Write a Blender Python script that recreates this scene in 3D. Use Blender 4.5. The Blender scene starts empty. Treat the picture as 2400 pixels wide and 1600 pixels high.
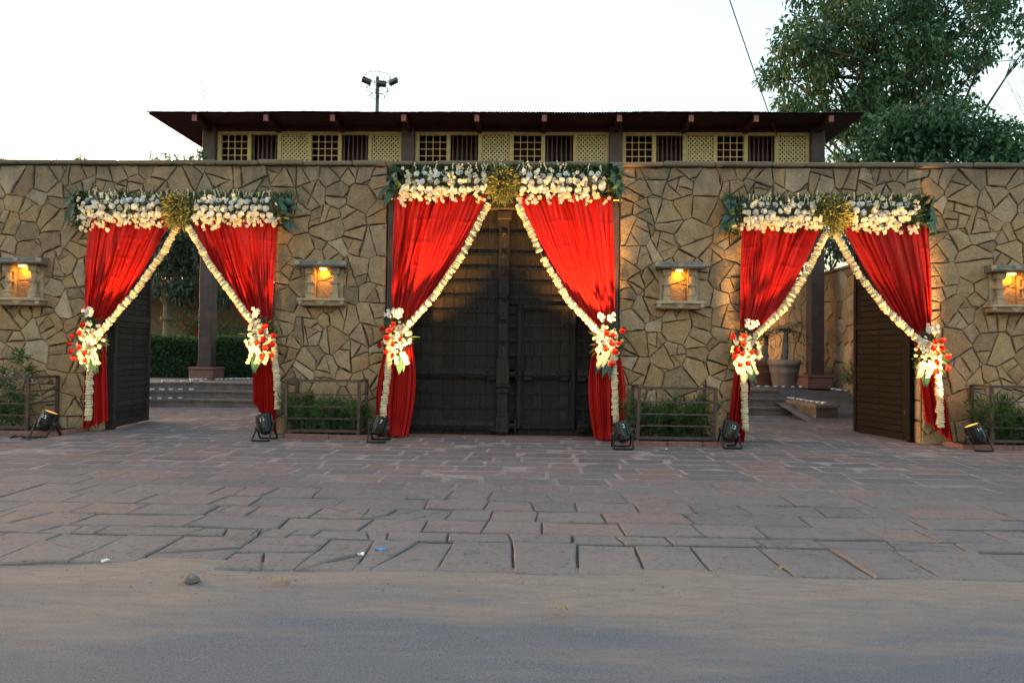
import bpy, math, random
import numpy as np
from mathutils import Vector, Matrix, Euler
R = math.radians
random.seed(7); RNG = np.random.default_rng(7)
SC = bpy.context.scene; COL = SC.collection
# ------------------------------------------------------------------ camera
CAM_LOC = Vector((0.0, -12.3, 1.5)); FPX = 1600.0
ROT = Matrix.Rotation(R(1.77), 3, 'Z') @ Matrix.Rotation(R(90 + 1.07), 3, 'X') @ Matrix.Rotation(R(0.70), 3, 'Z')
cd = bpy.data.cameras.new('camera'); cam = bpy.data.objects.new('camera', cd); COL.objects.link(cam)
cd.sensor_width = 36.0; cd.lens = 24.0; cd.clip_end = 2000; cd.clip_start = 0.05
cam.matrix_world = Matrix.Translation(CAM_LOC) @ ROT.to_4x4()
SC.camera = cam
# ------------------------------------------------------------------ sky, sun, exposure
SUN_EL, SUN_AZ = 2.0, -68.0          # behind the building, a little to the left
w = bpy.data.worlds.new('World'); SC.world = w; w.use_nodes = True
nt = w.node_tree; nt.nodes.clear()
sky = nt.nodes.new('ShaderNodeTexSky'); sky.sky_type = 'NISHITA'; sky.sun_disc = False
sky.sun_elevation = R(SUN_EL); sky.sun_rotation = R(SUN_AZ); sky.air_density = 1.0; sky.dust_density = 4.0; sky.ozone_density = 0.85
bg = nt.nodes.new('ShaderNodeBackground'); bg.inputs['Strength'].default_value = 0.13
wo = nt.nodes.new('ShaderNodeOutputWorld')
nt.links.new(sky.outputs[0], bg.inputs[0]); nt.links.new(bg.outputs[0], wo.inputs[0])
ld = bpy.data.lights.new('sun', 'SUN'); ld.energy = 0.012; ld.angle = R(16); ld.color = (1.0, 0.95, 0.88)
sun = bpy.data.objects.new('sun', ld); COL.objects.link(sun)
sv = Vector((math.sin(R(SUN_AZ)) * math.cos(R(SUN_EL)), math.cos(R(SUN_AZ)) * math.cos(R(SUN_EL)), math.sin(R(SUN_EL))))
sun.rotation_euler = sv.to_track_quat('Z', 'Y').to_euler(); sun.location = (-10, 30, 30)
vs = SC.view_settings; vs.view_transform = 'Standard'; vs.look = 'None'; vs.gamma = 1.0; vs.exposure = 4.08
vs.use_curve_mapping = False
# ------------------------------------------------------------------ measuring helpers (photo point -> place at a known depth)
def ray(px, py):
    return ROT @ Vector(((px - 1200) / FPX, -(py - 800) / FPX, -1.0))
def P(px, py, Y=0.0):
    d = ray(px, py); t = (Y - CAM_LOC.y) / d.y
    return CAM_LOC + d * t
def PZ(px, py, z=0.0):
    d = ray(px, py); t = (z - CAM_LOC.z) / d.z
    return CAM_LOC + d * t
def proj(p):
    q = ROT.transposed() @ (Vector(p) - CAM_LOC)
    return (1200 + FPX * q.x / -q.z, 800 - FPX * q.y / -q.z) if q.z < 0 else (1e6, 1e6)
# ------------------------------------------------------------------ object helpers
WORLD = {}
def link(o, parent=None):
    COL.objects.link(o)
    if parent is not None:
        o.parent = parent
        L = WORLD.get(parent.name)
        if L is not None: o.matrix_parent_inverse = Matrix.Translation(-L)
    return o
def thing(name, label, cat, loc=(0, 0, 0), group=None):
    o = bpy.data.objects.new(name, None); COL.objects.link(o); o.location = loc
    o.empty_display_size = 0.1
    WORLD[o.name] = Vector(loc)
    o['label'] = label; o['category'] = cat
    if group: o['group'] = group
    return o
def tag(o, label=None, cat=None, group=None, kind=None):
    if label: o['label'] = label
    if cat: o['category'] = cat
    if group: o['group'] = group
    if kind: o['kind'] = kind
    return o
class MB:
    def __init__(s): s.v = []; s.f = []; s.a = []
    def add(s, vs_, fs, tint=None):
        b = len(s.v); s.v += [tuple(p) for p in vs_]; s.f += [tuple(b + i for i in f) for f in fs]
        if tint is not None: s.a += [tint] * len(fs)
        elif s.a: s.a += [0.5] * len(fs)
        return s
    def box(s, lo, hi, M=None, tint=None):
        (x0, y0, z0), (x1, y1, z1) = lo, hi
        p = [Vector(c) for c in ((x0,y0,z0),(x1,y0,z0),(x1,y1,z0),(x0,y1,z0),(x0,y0,z1),(x1,y0,z1),(x1,y1,z1),(x0,y1,z1))]
        if M is not None: p = [M @ q for q in p]
        return s.add(p, [(0,3,2,1),(4,5,6,7),(0,1,5,4),(1,2,6,5),(2,3,7,6),(3,0,4,7)], tint)
    def bbox(s, lo, hi, b=0.01, M=None, tint=None):      # box with chamfered edges
        (x0,y0,z0),(x1,y1,z1) = lo, hi
        P8 = []
        c = [(x0+x1)/2,(y0+y1)/2,(z0+z1)/2]; h=[(x1-x0)/2,(y1-y0)/2,(z1-z0)/2]
        b = min(b, *[q*0.45 for q in h])
        vs_=[]; idx={}
        for sx in (-1,1):
            for sy in (-1,1):
                for sz in (-1,1):
                    for ax in range(3):
                        q=[c[0]+sx*(h[0]-b),c[1]+sy*(h[1]-b),c[2]+sz*(h[2]-b)]
                        q[ax]=c[ax]+(sx,sy,sz)[ax]*h[ax]
                        idx[(sx,sy,sz,ax)]=len(vs_); vs_.append(Vector(q))
        fs=[]
        for ax in range(3):
            o1,o2=[a for a in range(3) if a!=ax]
            for sg in (-1,1):
                ring=[]
                for a,bb in ((-1,-1),(1,-1),(1,1),(-1,1)):
                    k=[0,0,0]; k[ax]=sg; k[o1]=a; k[o2]=bb; ring.append(idx[(*k,ax)])
                n=(vs_[ring[1]]-vs_[ring[0]]).cross(vs_[ring[2]]-vs_[ring[1]])
                if n[ax]*sg<0: ring.reverse()
                fs.append(tuple(ring))
        def orient(r):
            m=sum((vs_[i] for i in r),Vector())/len(r); n=(vs_[r[1]]-vs_[r[0]]).cross(vs_[r[2]]-vs_[r[1]])
            return tuple(r) if n.dot(m-Vector(c))>0 else tuple(reversed(r))
        for ax in range(3):
            o1,o2=[a for a in range(3) if a!=ax]
            for a in (-1,1):
                for bb in (-1,1):
                    k0=[0,0,0];k1=[0,0,0];k0[ax]=-1;k1[ax]=1
                    for k in (k0,k1): k[o1]=a;k[o2]=bb
                    fs.append(orient([idx[(*k0,o1)],idx[(*k1,o1)],idx[(*k1,o2)],idx[(*k0,o2)]]))
        for sx in (-1,1):
            for sy in (-1,1):
                for sz in (-1,1): fs.append(orient([idx[(sx,sy,sz,a)] for a in range(3)]))
        if M is not None: vs_=[M@q for q in vs_]
        return s.add(vs_,fs,tint)
    def tube(s, p0, p1, r0, r1=None, n=8, cap=True, tint=None):
        p0, p1 = Vector(p0), Vector(p1); r1 = r0 if r1 is None else r1
        d = (p1 - p0).normalized(); a = d.orthogonal().normalized(); b = d.cross(a)
        vs_ = []
        for c, r in ((p0, r0), (p1, r1)):
            for k in range(n):
                t = 2 * math.pi * k / n; vs_.append(c + (a * math.cos(t) + b * math.sin(t)) * r)
        fs = [(k, (k + 1) % n, n + (k + 1) % n, n + k) for k in range(n)]
        if cap: fs += [tuple(reversed(range(n))), tuple(range(n, 2 * n))]
        return s.add(vs_, fs, tint)
    def path(s, pts, r, n=6):
        for a, b in zip(pts, pts[1:]): s.tube(a, b, r if not callable(r) else r(0), None, n)
        return s
    def lathe(s, prof, n=12, M=None, tint=None, wob=0.0, sq=False):
        vs_ = []; fs = []
        for i, (r, z) in enumerate(prof):
            for k in range(n):
                t = 2 * math.pi * (k + (0.5 if sq else 0)) / n; rr = r * (1 + (random.uniform(-wob, wob) if wob else 0))
                vs_.append(Vector((rr * math.cos(t), rr * math.sin(t), z + (random.uniform(-wob, wob) * r * .6 if wob else 0))))
        for i in range(len(prof) - 1):
            for k in range(n):
                fs.append((i*n+k, i*n+(k+1) % n, (i+1)*n+(k+1) % n, (i+1)*n+k))
        fs.append(tuple(reversed(range(n)))); fs.append(tuple((len(prof)-1)*n + k for k in range(n)))
        if M is not None: vs_ = [M @ q for q in vs_]
        return s.add(vs_, fs, tint)
    def mesh(s, name, mat=None, smooth=False):
        me = bpy.data.meshes.new(name); me.from_pydata(s.v, [], s.f)
        if s.a and len(s.a) == len(s.f):
            at = me.attributes.new('tint', 'FLOAT', 'FACE'); at.data.foreach_set('value', s.a)
        if smooth: me.polygons.foreach_set('use_smooth', [True] * len(me.polygons))
        if mat: me.materials.append(mat)
        me.update(); return me
    def build(s, name, mat=None, parent=None, smooth=False):
        return link(bpy.data.objects.new(name, s.mesh(name, mat, smooth)), parent)
def inst(name, me, parent, loc, rot=None, sc=None):
    o = bpy.data.objects.new(name, me); o.location = loc
    if rot is not None: o.rotation_euler = rot
    if sc is not None: o.scale = sc if hasattr(sc, '__len__') else (sc,) * 3
    return link(o, parent)
# ------------------------------------------------------------------ materials
MATS = {}
def mat(name, c, rough=0.8, var=0.25, scale=6.0, bump=0.0, bscale=40.0, spec=0.3, metal=0.0, c2=None, tint=None, tamt=0.5,
        sheen=0.0, transl=0.0, objrand=0.0, emit=None, stain=None, coat=0.0, detail=5, stretch=(1, 1, 1)):
    m = bpy.data.materials.new(name); m.use_nodes = True; n = m.node_tree.nodes; l = m.node_tree.links
    b = n['Principled BSDF']; out = n['Material Output']
    b.inputs['Roughness'].default_value = rough; b.inputs['Metallic'].default_value = metal
    b.inputs['Specular IOR Level'].default_value = spec
    tc = n.new('ShaderNodeTexCoord'); mp = n.new('ShaderNodeMapping'); mp.inputs['Scale'].default_value = stretch
    l.new(tc.outputs['Object'], mp.inputs['Vector'])
    no = n.new('ShaderNodeTexNoise'); no.inputs['Scale'].default_value = scale; no.inputs['Detail'].default_value = detail
    no.inputs['Roughness'].default_value = .62
    l.new(mp.outputs[0], no.inputs['Vector'])
    rp = n.new('ShaderNodeMapRange'); rp.inputs['From Min'].default_value = .3; rp.inputs['From Max'].default_value = .7
    l.new(no.outputs['Fac'], rp.inputs['Value'])
    mx = n.new('ShaderNodeMix'); mx.data_type = 'RGBA'
    c2 = c2 or tuple(x * (1 - var) for x in c); ca = tuple(min(1, x * (1 + var * .5)) for x in c)
    mx.inputs['A'].default_value = (*c2, 1); mx.inputs['B'].default_value = (*ca, 1)
    l.new(rp.outputs[0], mx.inputs['Factor']); cur = mx.outputs['Result']
    def mix(fac, col, mode='MIX'):
        nonlocal cur
        q = n.new('ShaderNodeMix'); q.data_type = 'RGBA'; q.blend_type = mode
        if isinstance(fac, float): q.inputs['Factor'].default_value = fac
        else: l.new(fac, q.inputs['Factor'])
        l.new(cur, q.inputs['A'])
        if isinstance(col, tuple): q.inputs['B'].default_value = (*col, 1)
        else: l.new(col, q.inputs['B'])
        cur = q.outputs['Result']
    def ramp(src, stops):
        r = n.new('ShaderNodeValToRGB'); r.color_ramp.interpolation = 'LINEAR'
        e = r.color_ramp.elements
        while len(e) < len(stops): e.new(0.5)
        for el, (p, col) in zip(e, stops): el.position = p; el.color = (*col, 1)
        l.new(src, r.inputs[0]); return r.outputs[0]
    if tint:
        at = n.new('ShaderNodeAttribute'); at.attribute_name = 'tint'
        mix(tamt, ramp(at.outputs['Fac'], tint), 'MIX' if tamt < 1 else 'MULTIPLY')
    if objrand:
        oi = n.new('ShaderNodeObjectInfo'); mr = n.new('ShaderNodeMapRange')
        mr.inputs['To Min'].default_value = 1 - objrand; mr.inputs['To Max'].default_value = 1 + objrand * .5
        l.new(oi.outputs['Random'], mr.inputs['Value'])
        cc = n.new('ShaderNodeCombineColor')
        for k in range(3): l.new(mr.outputs[0], cc.inputs[k])
        mix(1.0, cc.outputs[0], 'MULTIPLY')
    if stain: stain(n, l, mix, ramp, tc)
    l.new(cur, b.inputs['Base Color'])
    if bump:
        nb = n.new('ShaderNodeTexNoise'); nb.inputs['Scale'].default_value = bscale; nb.inputs['Detail'].default_value = 6
        nb.inputs['Roughness'].default_value = .65
        l.new(mp.outputs[0], nb.inputs['Vector'])
        bp = n.new('ShaderNodeBump'); bp.inputs['Strength'].default_value = min(1, bump); bp.inputs['Distance'].default_value = .02 * max(1, bump)
        l.new(nb.outputs['Fac'], bp.inputs['Height']); l.new(bp.outputs[0], b.inputs['Normal'])
    if sheen: b.inputs['Sheen Weight'].default_value = sheen; b.inputs['Sheen Roughness'].default_value = .4
    if coat: b.inputs['Coat Weight'].default_value = coat
    if emit: b.inputs['Emission Color'].default_value = (*emit[0], 1); b.inputs['Emission Strength'].default_value = emit[1]
    if transl:
        t = n.new('ShaderNodeBsdfTranslucent'); l.new(cur, t.inputs['Color']); ms = n.new('ShaderNodeMixShader')
        ms.inputs[0].default_value = transl; l.new(b.outputs[0], ms.inputs[1]); l.new(t.outputs[0], ms.inputs[2]); l.new(ms.outputs[0], out.inputs['Surface'])
    MATS[name] = m; return m
def wall_stain(n, l, mix, ramp, tc):
    sp = n.new('ShaderNodeSeparateXYZ'); l.new(tc.outputs['Object'], sp.inputs[0])
    mp = n.new('ShaderNodeMapping'); mp.inputs['Scale'].default_value = (2.2, 2.2, .55); l.new(tc.outputs['Object'], mp.inputs[0])
    no = n.new('ShaderNodeTexNoise'); no.inputs['Scale'].default_value = 1.6; no.inputs['Detail'].default_value = 4; l.new(mp.outputs[0], no.inputs['Vector'])
    ad = n.new('ShaderNodeMath'); ad.operation = 'MULTIPLY_ADD'; l.new(no.outputs['Fac'], ad.inputs[0]); ad.inputs[1].default_value = 3.0
    l.new(sp.outputs['Z'], ad.inputs[2])
    mr = n.new('ShaderNodeMapRange'); mr.inputs['From Min'].default_value = 5.45; mr.inputs['From Max'].default_value = 6.7
    mr.inputs['To Max'].default_value = .72; l.new(ad.outputs[0], mr.inputs['Value'])
    mix(mr.outputs[0], (.13, .12, .098))
    n2 = n.new('ShaderNodeTexNoise'); n2.inputs['Scale'].default_value = 2.3; n2.inputs['Detail'].default_value = 8; l.new(tc.outputs['Object'], n2.inputs['Vector'])
    m2 = n.new('ShaderNodeMapRange'); m2.inputs['From Min'].default_value = .52; m2.inputs['From Max'].default_value = .72; m2.inputs['To Max'].default_value = .45
    l.new(n2.outputs['Fac'], m2.inputs['Value']); mix(m2.outputs[0], (.15, .12, .08))
    mp3 = n.new('ShaderNodeMapping'); mp3.inputs['Scale'].default_value = (1, 1, 2.2); mp3.inputs['Rotation'].default_value = (0, .5, 0); l.new(tc.outputs['Object'], mp3.inputs[0])
    n3 = n.new('ShaderNodeTexNoise'); n3.inputs['Scale'].default_value = 24; n3.inputs['Detail'].default_value = 6; n3.inputs['Roughness'].default_value = .7; l.new(mp3.outputs[0], n3.inputs['Vector'])
    mix(.8, ramp(n3.outputs['Fac'], [(.32, (.45, .42, .38)), (.5, (1, 1, 1)), (.68, (1.0, 1.0, 1.0))]), 'MULTIPLY')
STONE_T = [(0, (.20, .145, .095)), (.22, (.345, .205, .105)), (.5, (.43, .29, .16)), (.75, (.345, .25, .165)), (1, (.53, .42, .29))]
mat('sandstone', (.35, .245, .14), .9, .55, 9, 1.6, 16, .2, tint=STONE_T, tamt=.62, stain=wall_stain)
mat('coping', (.22, .17, .12), .95, .5, 4, .7, 20, .2, tint=[(0, (.10, .095, .08)), (.6, (.17, .13, .09)), (1, (.33, .19, .11))], tamt=.75)
mat('mortar_dark', (.10, .075, .05), .95, .4, 8, .5, 30, .1)
PAVE_T = [(0, (.105, .098, .101)), (.3, (.135, .121, .123)), (.55, (.172, .145, .142)), (.8, (.195, .130, .118)), (1, (.24, .135, .112))]
def pave_stain(n, l, mix, ramp, tc):
    no = n.new('ShaderNodeTexNoise'); no.inputs['Scale'].default_value = .55; no.inputs['Detail'].default_value = 6; l.new(tc.outputs['Object'], no.inputs['Vector'])
    sp = n.new('ShaderNodeSeparateXYZ'); l.new(tc.outputs['Object'], sp.inputs[0])
    mr = n.new('ShaderNodeMapRange'); mr.inputs['From Min'].default_value = -2.5; mr.inputs['From Max'].default_value = -7.6; mr.inputs['To Max'].default_value = .75
    l.new(sp.outputs['Y'], mr.inputs['Value'])
    ad = n.new('ShaderNodeMath'); ad.operation = 'MULTIPLY'; l.new(mr.outputs[0], ad.inputs[0])
    m3 = n.new('ShaderNodeMapRange'); m3.inputs['From Min'].default_value = .3; m3.inputs['From Max'].default_value = .62; m3.inputs['To Min'].default_value = .35
    l.new(no.outputs['Fac'], m3.inputs['Value']); l.new(m3.outputs[0], ad.inputs[1])
    mix(ad.outputs[0], (.205, .182, .168))          # dust trodden in from the road
    n2 = n.new('ShaderNodeTexNoise'); n2.inputs['Scale'].default_value = 3.2; n2.inputs['Detail'].default_value = 9; l.new(tc.outputs['Object'], n2.inputs['Vector'])
    m2 = n.new('ShaderNodeMapRange'); m2.inputs['From Min'].default_value = .56; m2.inputs['From Max'].default_value = .74; m2.inputs['To Max'].default_value = .5
    l.new(n2.outputs['Fac'], m2.inputs['Value']); mix(m2.outputs[0], (.095, .088, .083))
    n4 = n.new('ShaderNodeTexNoise'); n4.inputs['Scale'].default_value = 24; n4.inputs['Detail'].default_value = 6; n4.inputs['Roughness'].default_value = .7; l.new(tc.outputs['Object'], n4.inputs['Vector'])
    mix(.8, ramp(n4.outputs['Fac'], [(.32, (.42, .40, .38)), (.46, (.96, .96, .96)), (.68, (1.0, 1.0, 1.0))]), 'MULTIPLY')
mat('paving', (.165, .145, .143), .85, .5, 10, .6, 26, .25, tint=PAVE_T, tamt=.62, stain=pave_stain)
def mortar_stain(n, l, mix, ramp, tc):
    sp = n.new('ShaderNodeSeparateXYZ'); l.new(tc.outputs['Object'], sp.inputs[0])
    no = n.new('ShaderNodeTexNoise'); no.inputs['Scale'].default_value = 1.5; no.inputs['Detail'].default_value = 5; l.new(tc.outputs['Object'], no.inputs['Vector'])
    ad = n.new('ShaderNodeMath'); ad.operation = 'MULTIPLY_ADD'; l.new(no.outputs['Fac'], ad.inputs[0]); ad.inputs[1].default_value = -4.0; l.new(sp.outputs['Y'], ad.inputs[2])
    mr = n.new('ShaderNodeMapRange'); mr.inputs['From Min'].default_value = -5.6; mr.inputs['From Max'].default_value = -8.0; mr.inputs['To Max'].default_value = .9
    l.new(ad.outputs[0], mr.inputs['Value']); mix(mr.outputs[0], (.085, .068, .057))
mat('mortar_pale', (.285, .235, .222), .95, .4, 5, .4, 40, .1, stain=mortar_stain)
def road_stain(n, l, mix, ramp, tc):
    sp = n.new('ShaderNodeSeparateXYZ'); l.new(tc.outputs['Object'], sp.inputs[0])
    mp = n.new('ShaderNodeMapping'); mp.inputs['Scale'].default_value = (.35, 1.6, 1); l.new(tc.outputs['Object'], mp.inputs[0])
    no = n.new('ShaderNodeTexNoise'); no.inputs['Scale'].default_value = 1.5; no.inputs['Detail'].default_value = 9; no.inputs['Roughness'].default_value = .6; l.new(mp.outputs[0], no.inputs['Vector'])
    ad = n.new('ShaderNodeMath'); ad.operation = 'MULTIPLY_ADD'; l.new(no.outputs['Fac'], ad.inputs[0]); ad.inputs[1].default_value = 3.2; l.new(sp.outputs['Y'], ad.inputs[2])
    mr = n.new('ShaderNodeMapRange'); mr.inputs['From Min'].default_value = -7.30; mr.inputs['From Max'].default_value = -6.20; mr.inputs['To Max'].default_value = .93
    l.new(ad.outputs[0], mr.inputs['Value'])
    n2 = n.new('ShaderNodeTexNoise'); n2.inputs['Scale'].default_value = 11; n2.inputs['Detail'].default_value = 12; n2.inputs['Roughness'].default_value = .78; l.new(mp.outputs[0], n2.inputs['Vector'])
    mix(mr.outputs[0], ramp(n2.outputs['Fac'], [(.3, (.18, .148, .124)), (.5, (.24, .204, .176)), (.7, (.285, .245, .21))]))
    n5 = n.new('ShaderNodeTexNoise'); n5.inputs['Scale'].default_value = 75; n5.inputs['Detail'].default_value = 7; n5.inputs['Roughness'].default_value = .8; l.new(tc.outputs['Object'], n5.inputs['Vector'])
    mix(.7, ramp(n5.outputs['Fac'], [(.34, (.50, .50, .50)), (.48, (.97, .97, .97)), (.7, (1, 1, 1))]), 'MULTIPLY')
mat('asphalt', (.135, .150, .175), .9, .45, 130, .6, 160, .3, stain=road_stain, detail=3)
mat('earth', (.16, .13, .10), .95, .4, 3, .5, 20, .1)
mat('soil', (.05, .038, .028), .95, .5, 12, .8, 30, .1)
mat('red_stone', (.21, .105, .085), .85, .3, 8, .3, 40, .25)
mat('plinth_stone', (.20, .10, .085), .8, .3, 6, .3, 30, .3)
mat('column_paint', (.070, .048, .045), .6, .35, 5, .15, 30, .35)
mat('curtain_red', (.41, .011, .009), .5, .10, 3, .12, 160, .18, transl=.10)
mat('gate_wood', (.022, .0202, .0195), .7, .5, 9, .5, 26, .14, stretch=(3, 3, .6), objrand=.35)
mat('gate_wood_brown', (.027, .0205, .0185), .7, .5, 9, .4, 26, .14, stretch=(3, 3, .6), objrand=.3)
mat('iron', (.0055, .0055, .006), .5, .4, 20, .3, 60, .3)
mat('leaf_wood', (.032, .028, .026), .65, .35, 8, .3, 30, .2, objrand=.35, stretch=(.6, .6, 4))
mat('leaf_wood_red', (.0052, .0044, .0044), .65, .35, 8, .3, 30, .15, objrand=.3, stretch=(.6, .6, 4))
mat('brass', (.35, .2, .06), .4, .3, 20, spec=.5, metal=.8)
mat('niche_stone', (.38, .30, .20), .9, .35, 9, .5, 30, .2)
mat('niche_roof', (.19, .17, .15), .9, .45, 7, .5, 30, .2)
mat('niche_sill', (.30, .20, .125), .9, .35, 9, .5, 30, .2)
mat('lamp_glow', (1, .8, .4), .5, .0, emit=((1.0, .52, .11), .45))
mat('par_black', (.007, .008, .009), .45, .3, 30, .1, 60, .35)
mat('par_trim', (.016, .018, .020), .4, .2, 30, spec=.5)
mat('par_lens', (.9, .5, .2), .3, .0, emit=((1.0, .36, .05), .06))
mat('sticker', (.75, .76, .78), .5, .05)
mat('rail_paint', (.075, .045, .040), .6, .45, 14, .2, 60, .35)
mat('garland_cream', (.74, .63, .43), .75, .15, 30, spec=.2, objrand=.22, transl=.2)
mat('flower_white', (.80, .78, .72), .7, .1, 30, spec=.2, objrand=.12, transl=.25)
mat('flower_blue_white', (.78, .79, .80), .7, .1, 30, spec=.2, objrand=.12, transl=.25)
mat('orchid_cream', (.80, .74, .52), .7, .1, 30, spec=.2, objrand=.15, transl=.25)
mat('rose_red', (.40, .009, .006), .65, .3, 30, spec=.25, objrand=.25, transl=.15)
LT = [(0, (.018, .04, .018)), (.5, (.045, .09, .035)), (1, (.10, .15, .045))]
mat('greenery', (.05, .09, .035), .55, .3, 5, spec=.35, tint=LT, tamt=.8, transl=.25)
mat('broad_leaf', (.030, .085, .055), .38, .3, 8, spec=.5, transl=.15, objrand=.35)
mat('tuft_leaf', (.22, .23, .065), .55, .3, 5, spec=.3, tint=[(0, (.15, .17, .05)), (1, (.40, .38, .15))], tamt=.8, transl=.25)
mat('fern', (.04, .10, .035), .5, .3, 5, spec=.35, tint=LT, tamt=.6, transl=.25)
mat('juniper', (.05, .10, .035), .6, .3, 5, spec=.25, tint=[(0, (.02, .05, .02)), (.6, (.05, .11, .035)), (1, (.13, .19, .05))], tamt=.85, transl=.25)
mat('tree_leaf', (.04, .075, .03), .5, .3, 2, spec=.4, tint=[(0, (.020, .058, .030)), (.6, (.055, .135, .055)), (.9, (.09, .19, .06)), (1, (.18, .25, .06))], tamt=.85, transl=.3)
mat('dark_leaf', (.02, .045, .025), .45, .3, 2, spec=.45, tint=[(0, (.012, .03, .018)), (.6, (.03, .066, .038)), (1, (.07, .12, .06))], tamt=.85, transl=.15)
mat('vine_leaf', (.025, .075, .035), .45, .3, 2, spec=.4, tint=[(0, (.018, .055, .03)), (.6, (.05, .13, .055)), (1, (.11, .23, .075))], tamt=.85, transl=.25)
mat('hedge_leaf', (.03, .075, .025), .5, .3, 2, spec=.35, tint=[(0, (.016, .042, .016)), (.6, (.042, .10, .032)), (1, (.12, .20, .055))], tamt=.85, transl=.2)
mat('bark', (.10, .08, .06), .9, .4, 8, .8, 12, .15)
mat('pale_bark', (.18, .17, .15), .9, .4, 8, .8, 12, .15)
mat('twig', (.14, .11, .09), .9, .2)
mat('window_yellow', (.49, .385, .18), .65, .25, 6, .1, 40, .25)
mat('window_cream', (.57, .475, .26), .65, .25, 6, .1, 40, .25)
mat('baluster_wood', (.075, .045, .045), .55, .3, 8, spec=.35)
mat('interior_dark', (.045, .016, .014), .9, .3, 3)
mat('soffit', (.062, .024, .022), .75, .35, 3, .1, 20, .2)
mat('roof_sheet', (.10, .09, .085), .7, .3, 3, spec=.3)
mat('rafter_paint', (.26, .095, .085), .7, .3, 10)
mat('grey_column', (.085, .080, .080), .75, .35, 4, .2, 20, .25)
mat('mast_paint', (.06, .09, .085), .5, .2, 8, spec=.4)
mat('flood_glass', (.05, .04, .035), .25, .2)
mat('wire', (.05, .05, .05), .6, 0)
mat('terracotta_pale', (.29, .235, .21), .8, .2, 5, .1, 30, .2)
mat('terracotta_red', (.17, .085, .065), .8, .25, 5, .1, 30, .2)
mat('step_stone', (.20, .168, .155), .8, .35, 5, .3, 25, .3)
mat('tea_cup', (.75, .74, .70), .6, .05)
mat('low_wall', (.15, .125, .095), .9, .45, 5, .5, 18, .2)
mat('pavilion_stone', (.19, .155, .10), .9, .4, 5, .4, 20, .2)
mat('litter_blue', (.07, .25, .55), .5, .1)
mat('litter_white', (.70, .70, .68), .6, .1)
mat('dry_leaf', (.27, .21, .11), .7, .3)
# ------------------------------------------------------------------ foliage
def leaf_mesh(name, C_, D_, N_, L_, W_, tint, m):
    """many folded leaf blades in one mesh: centre of the base, direction, normal, length, width"""
    n = len(C_); S = np.cross(D_, N_); S /= np.linalg.norm(S, axis=1)[:, None] + 1e-9
    N2 = np.cross(S, D_)
    L_ = np.broadcast_to(np.asarray(L_, float), (n,))[:, None]; W_ = np.broadcast_to(np.asarray(W_, float), (n,))[:, None]
    mid = C_ + D_ * L_ * .45
    v = np.empty((n, 4, 3)); v[:, 0] = C_; v[:, 1] = mid + S * W_ * .5 + N2 * W_ * .18; v[:, 2] = C_ + D_ * L_ - N2 * L_ * .12; v[:, 3] = mid - S * W_ * .5 + N2 * W_ * .18
    me = bpy.data.meshes.new(name); me.vertices.add(n * 4); me.vertices.foreach_set('co', v.astype(np.float32).ravel())
    b = np.arange(n) * 4
    tri = np.empty((n, 2, 3), np.int32); tri[:, 0] = np.stack([b, b + 1, b + 2], 1); tri[:, 1] = np.stack([b, b + 2, b + 3], 1)
    me.loops.add(n * 6); me.loops.foreach_set('vertex_index', tri.ravel())
    me.polygons.add(n * 2); me.polygons.foreach_set('loop_start', np.arange(n * 2, dtype=np.int32) * 3)
    me.polygons.foreach_set('loop_total', np.full(n * 2, 3, np.int32))
    at = me.attributes.new('tint', 'FLOAT', 'FACE'); at.data.foreach_set('value', np.repeat(tint, 2).astype(np.float32))
    me.materials.append(m); me.update(calc_edges=True); me.validate(); return me
def rdir(n, rng=RNG):
    d = rng.normal(size=(n, 3)); return d / np.linalg.norm(d, axis=1)[:, None]
def crown(name, parent, clumps, per, length, width, m, droop=.5, shell=.55, seed=1, squash=.8, spread=.5):
    rng = np.random.default_rng(seed); Cs, Ds, Ns, T = [], [], [], []
    for (c, r) in clumps:
        n = max(8, int(per * r * r)); o = rdir(n, rng); rad = r * (shell + (1 - shell) * rng.random(n)) ** .6 * (1 + .25 * rng.normal(size=n) * .4)
        o2 = o * rad[:, None]; o2[:, 2] *= squash
        d = o * spread + rdir(n, rng) * .7 + np.array([0, 0, -droop]); d /= np.linalg.norm(d, axis=1)[:, None]
        N = rdir(n, rng) * .6 + np.array([0, 0, 1.0]) + o * .5; N /= np.linalg.norm(N, axis=1)[:, None]
        Cs.append(o2 + np.array(c)); Ds.append(d); Ns.append(N); T.append(np.clip(rng.normal(.5, .2, n) + rng.normal(0, .12), 0, 1))
    C_ = np.concatenate(Cs); n = len(C_)
    me = leaf_mesh(name, C_, np.concatenate(Ds), np.concatenate(Ns), length * rng.uniform(.6, 1.3, n), width * rng.uniform(.6, 1.3, n), np.concatenate(T), m)
    return link(bpy.data.objects.new(name, me), parent)
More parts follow.
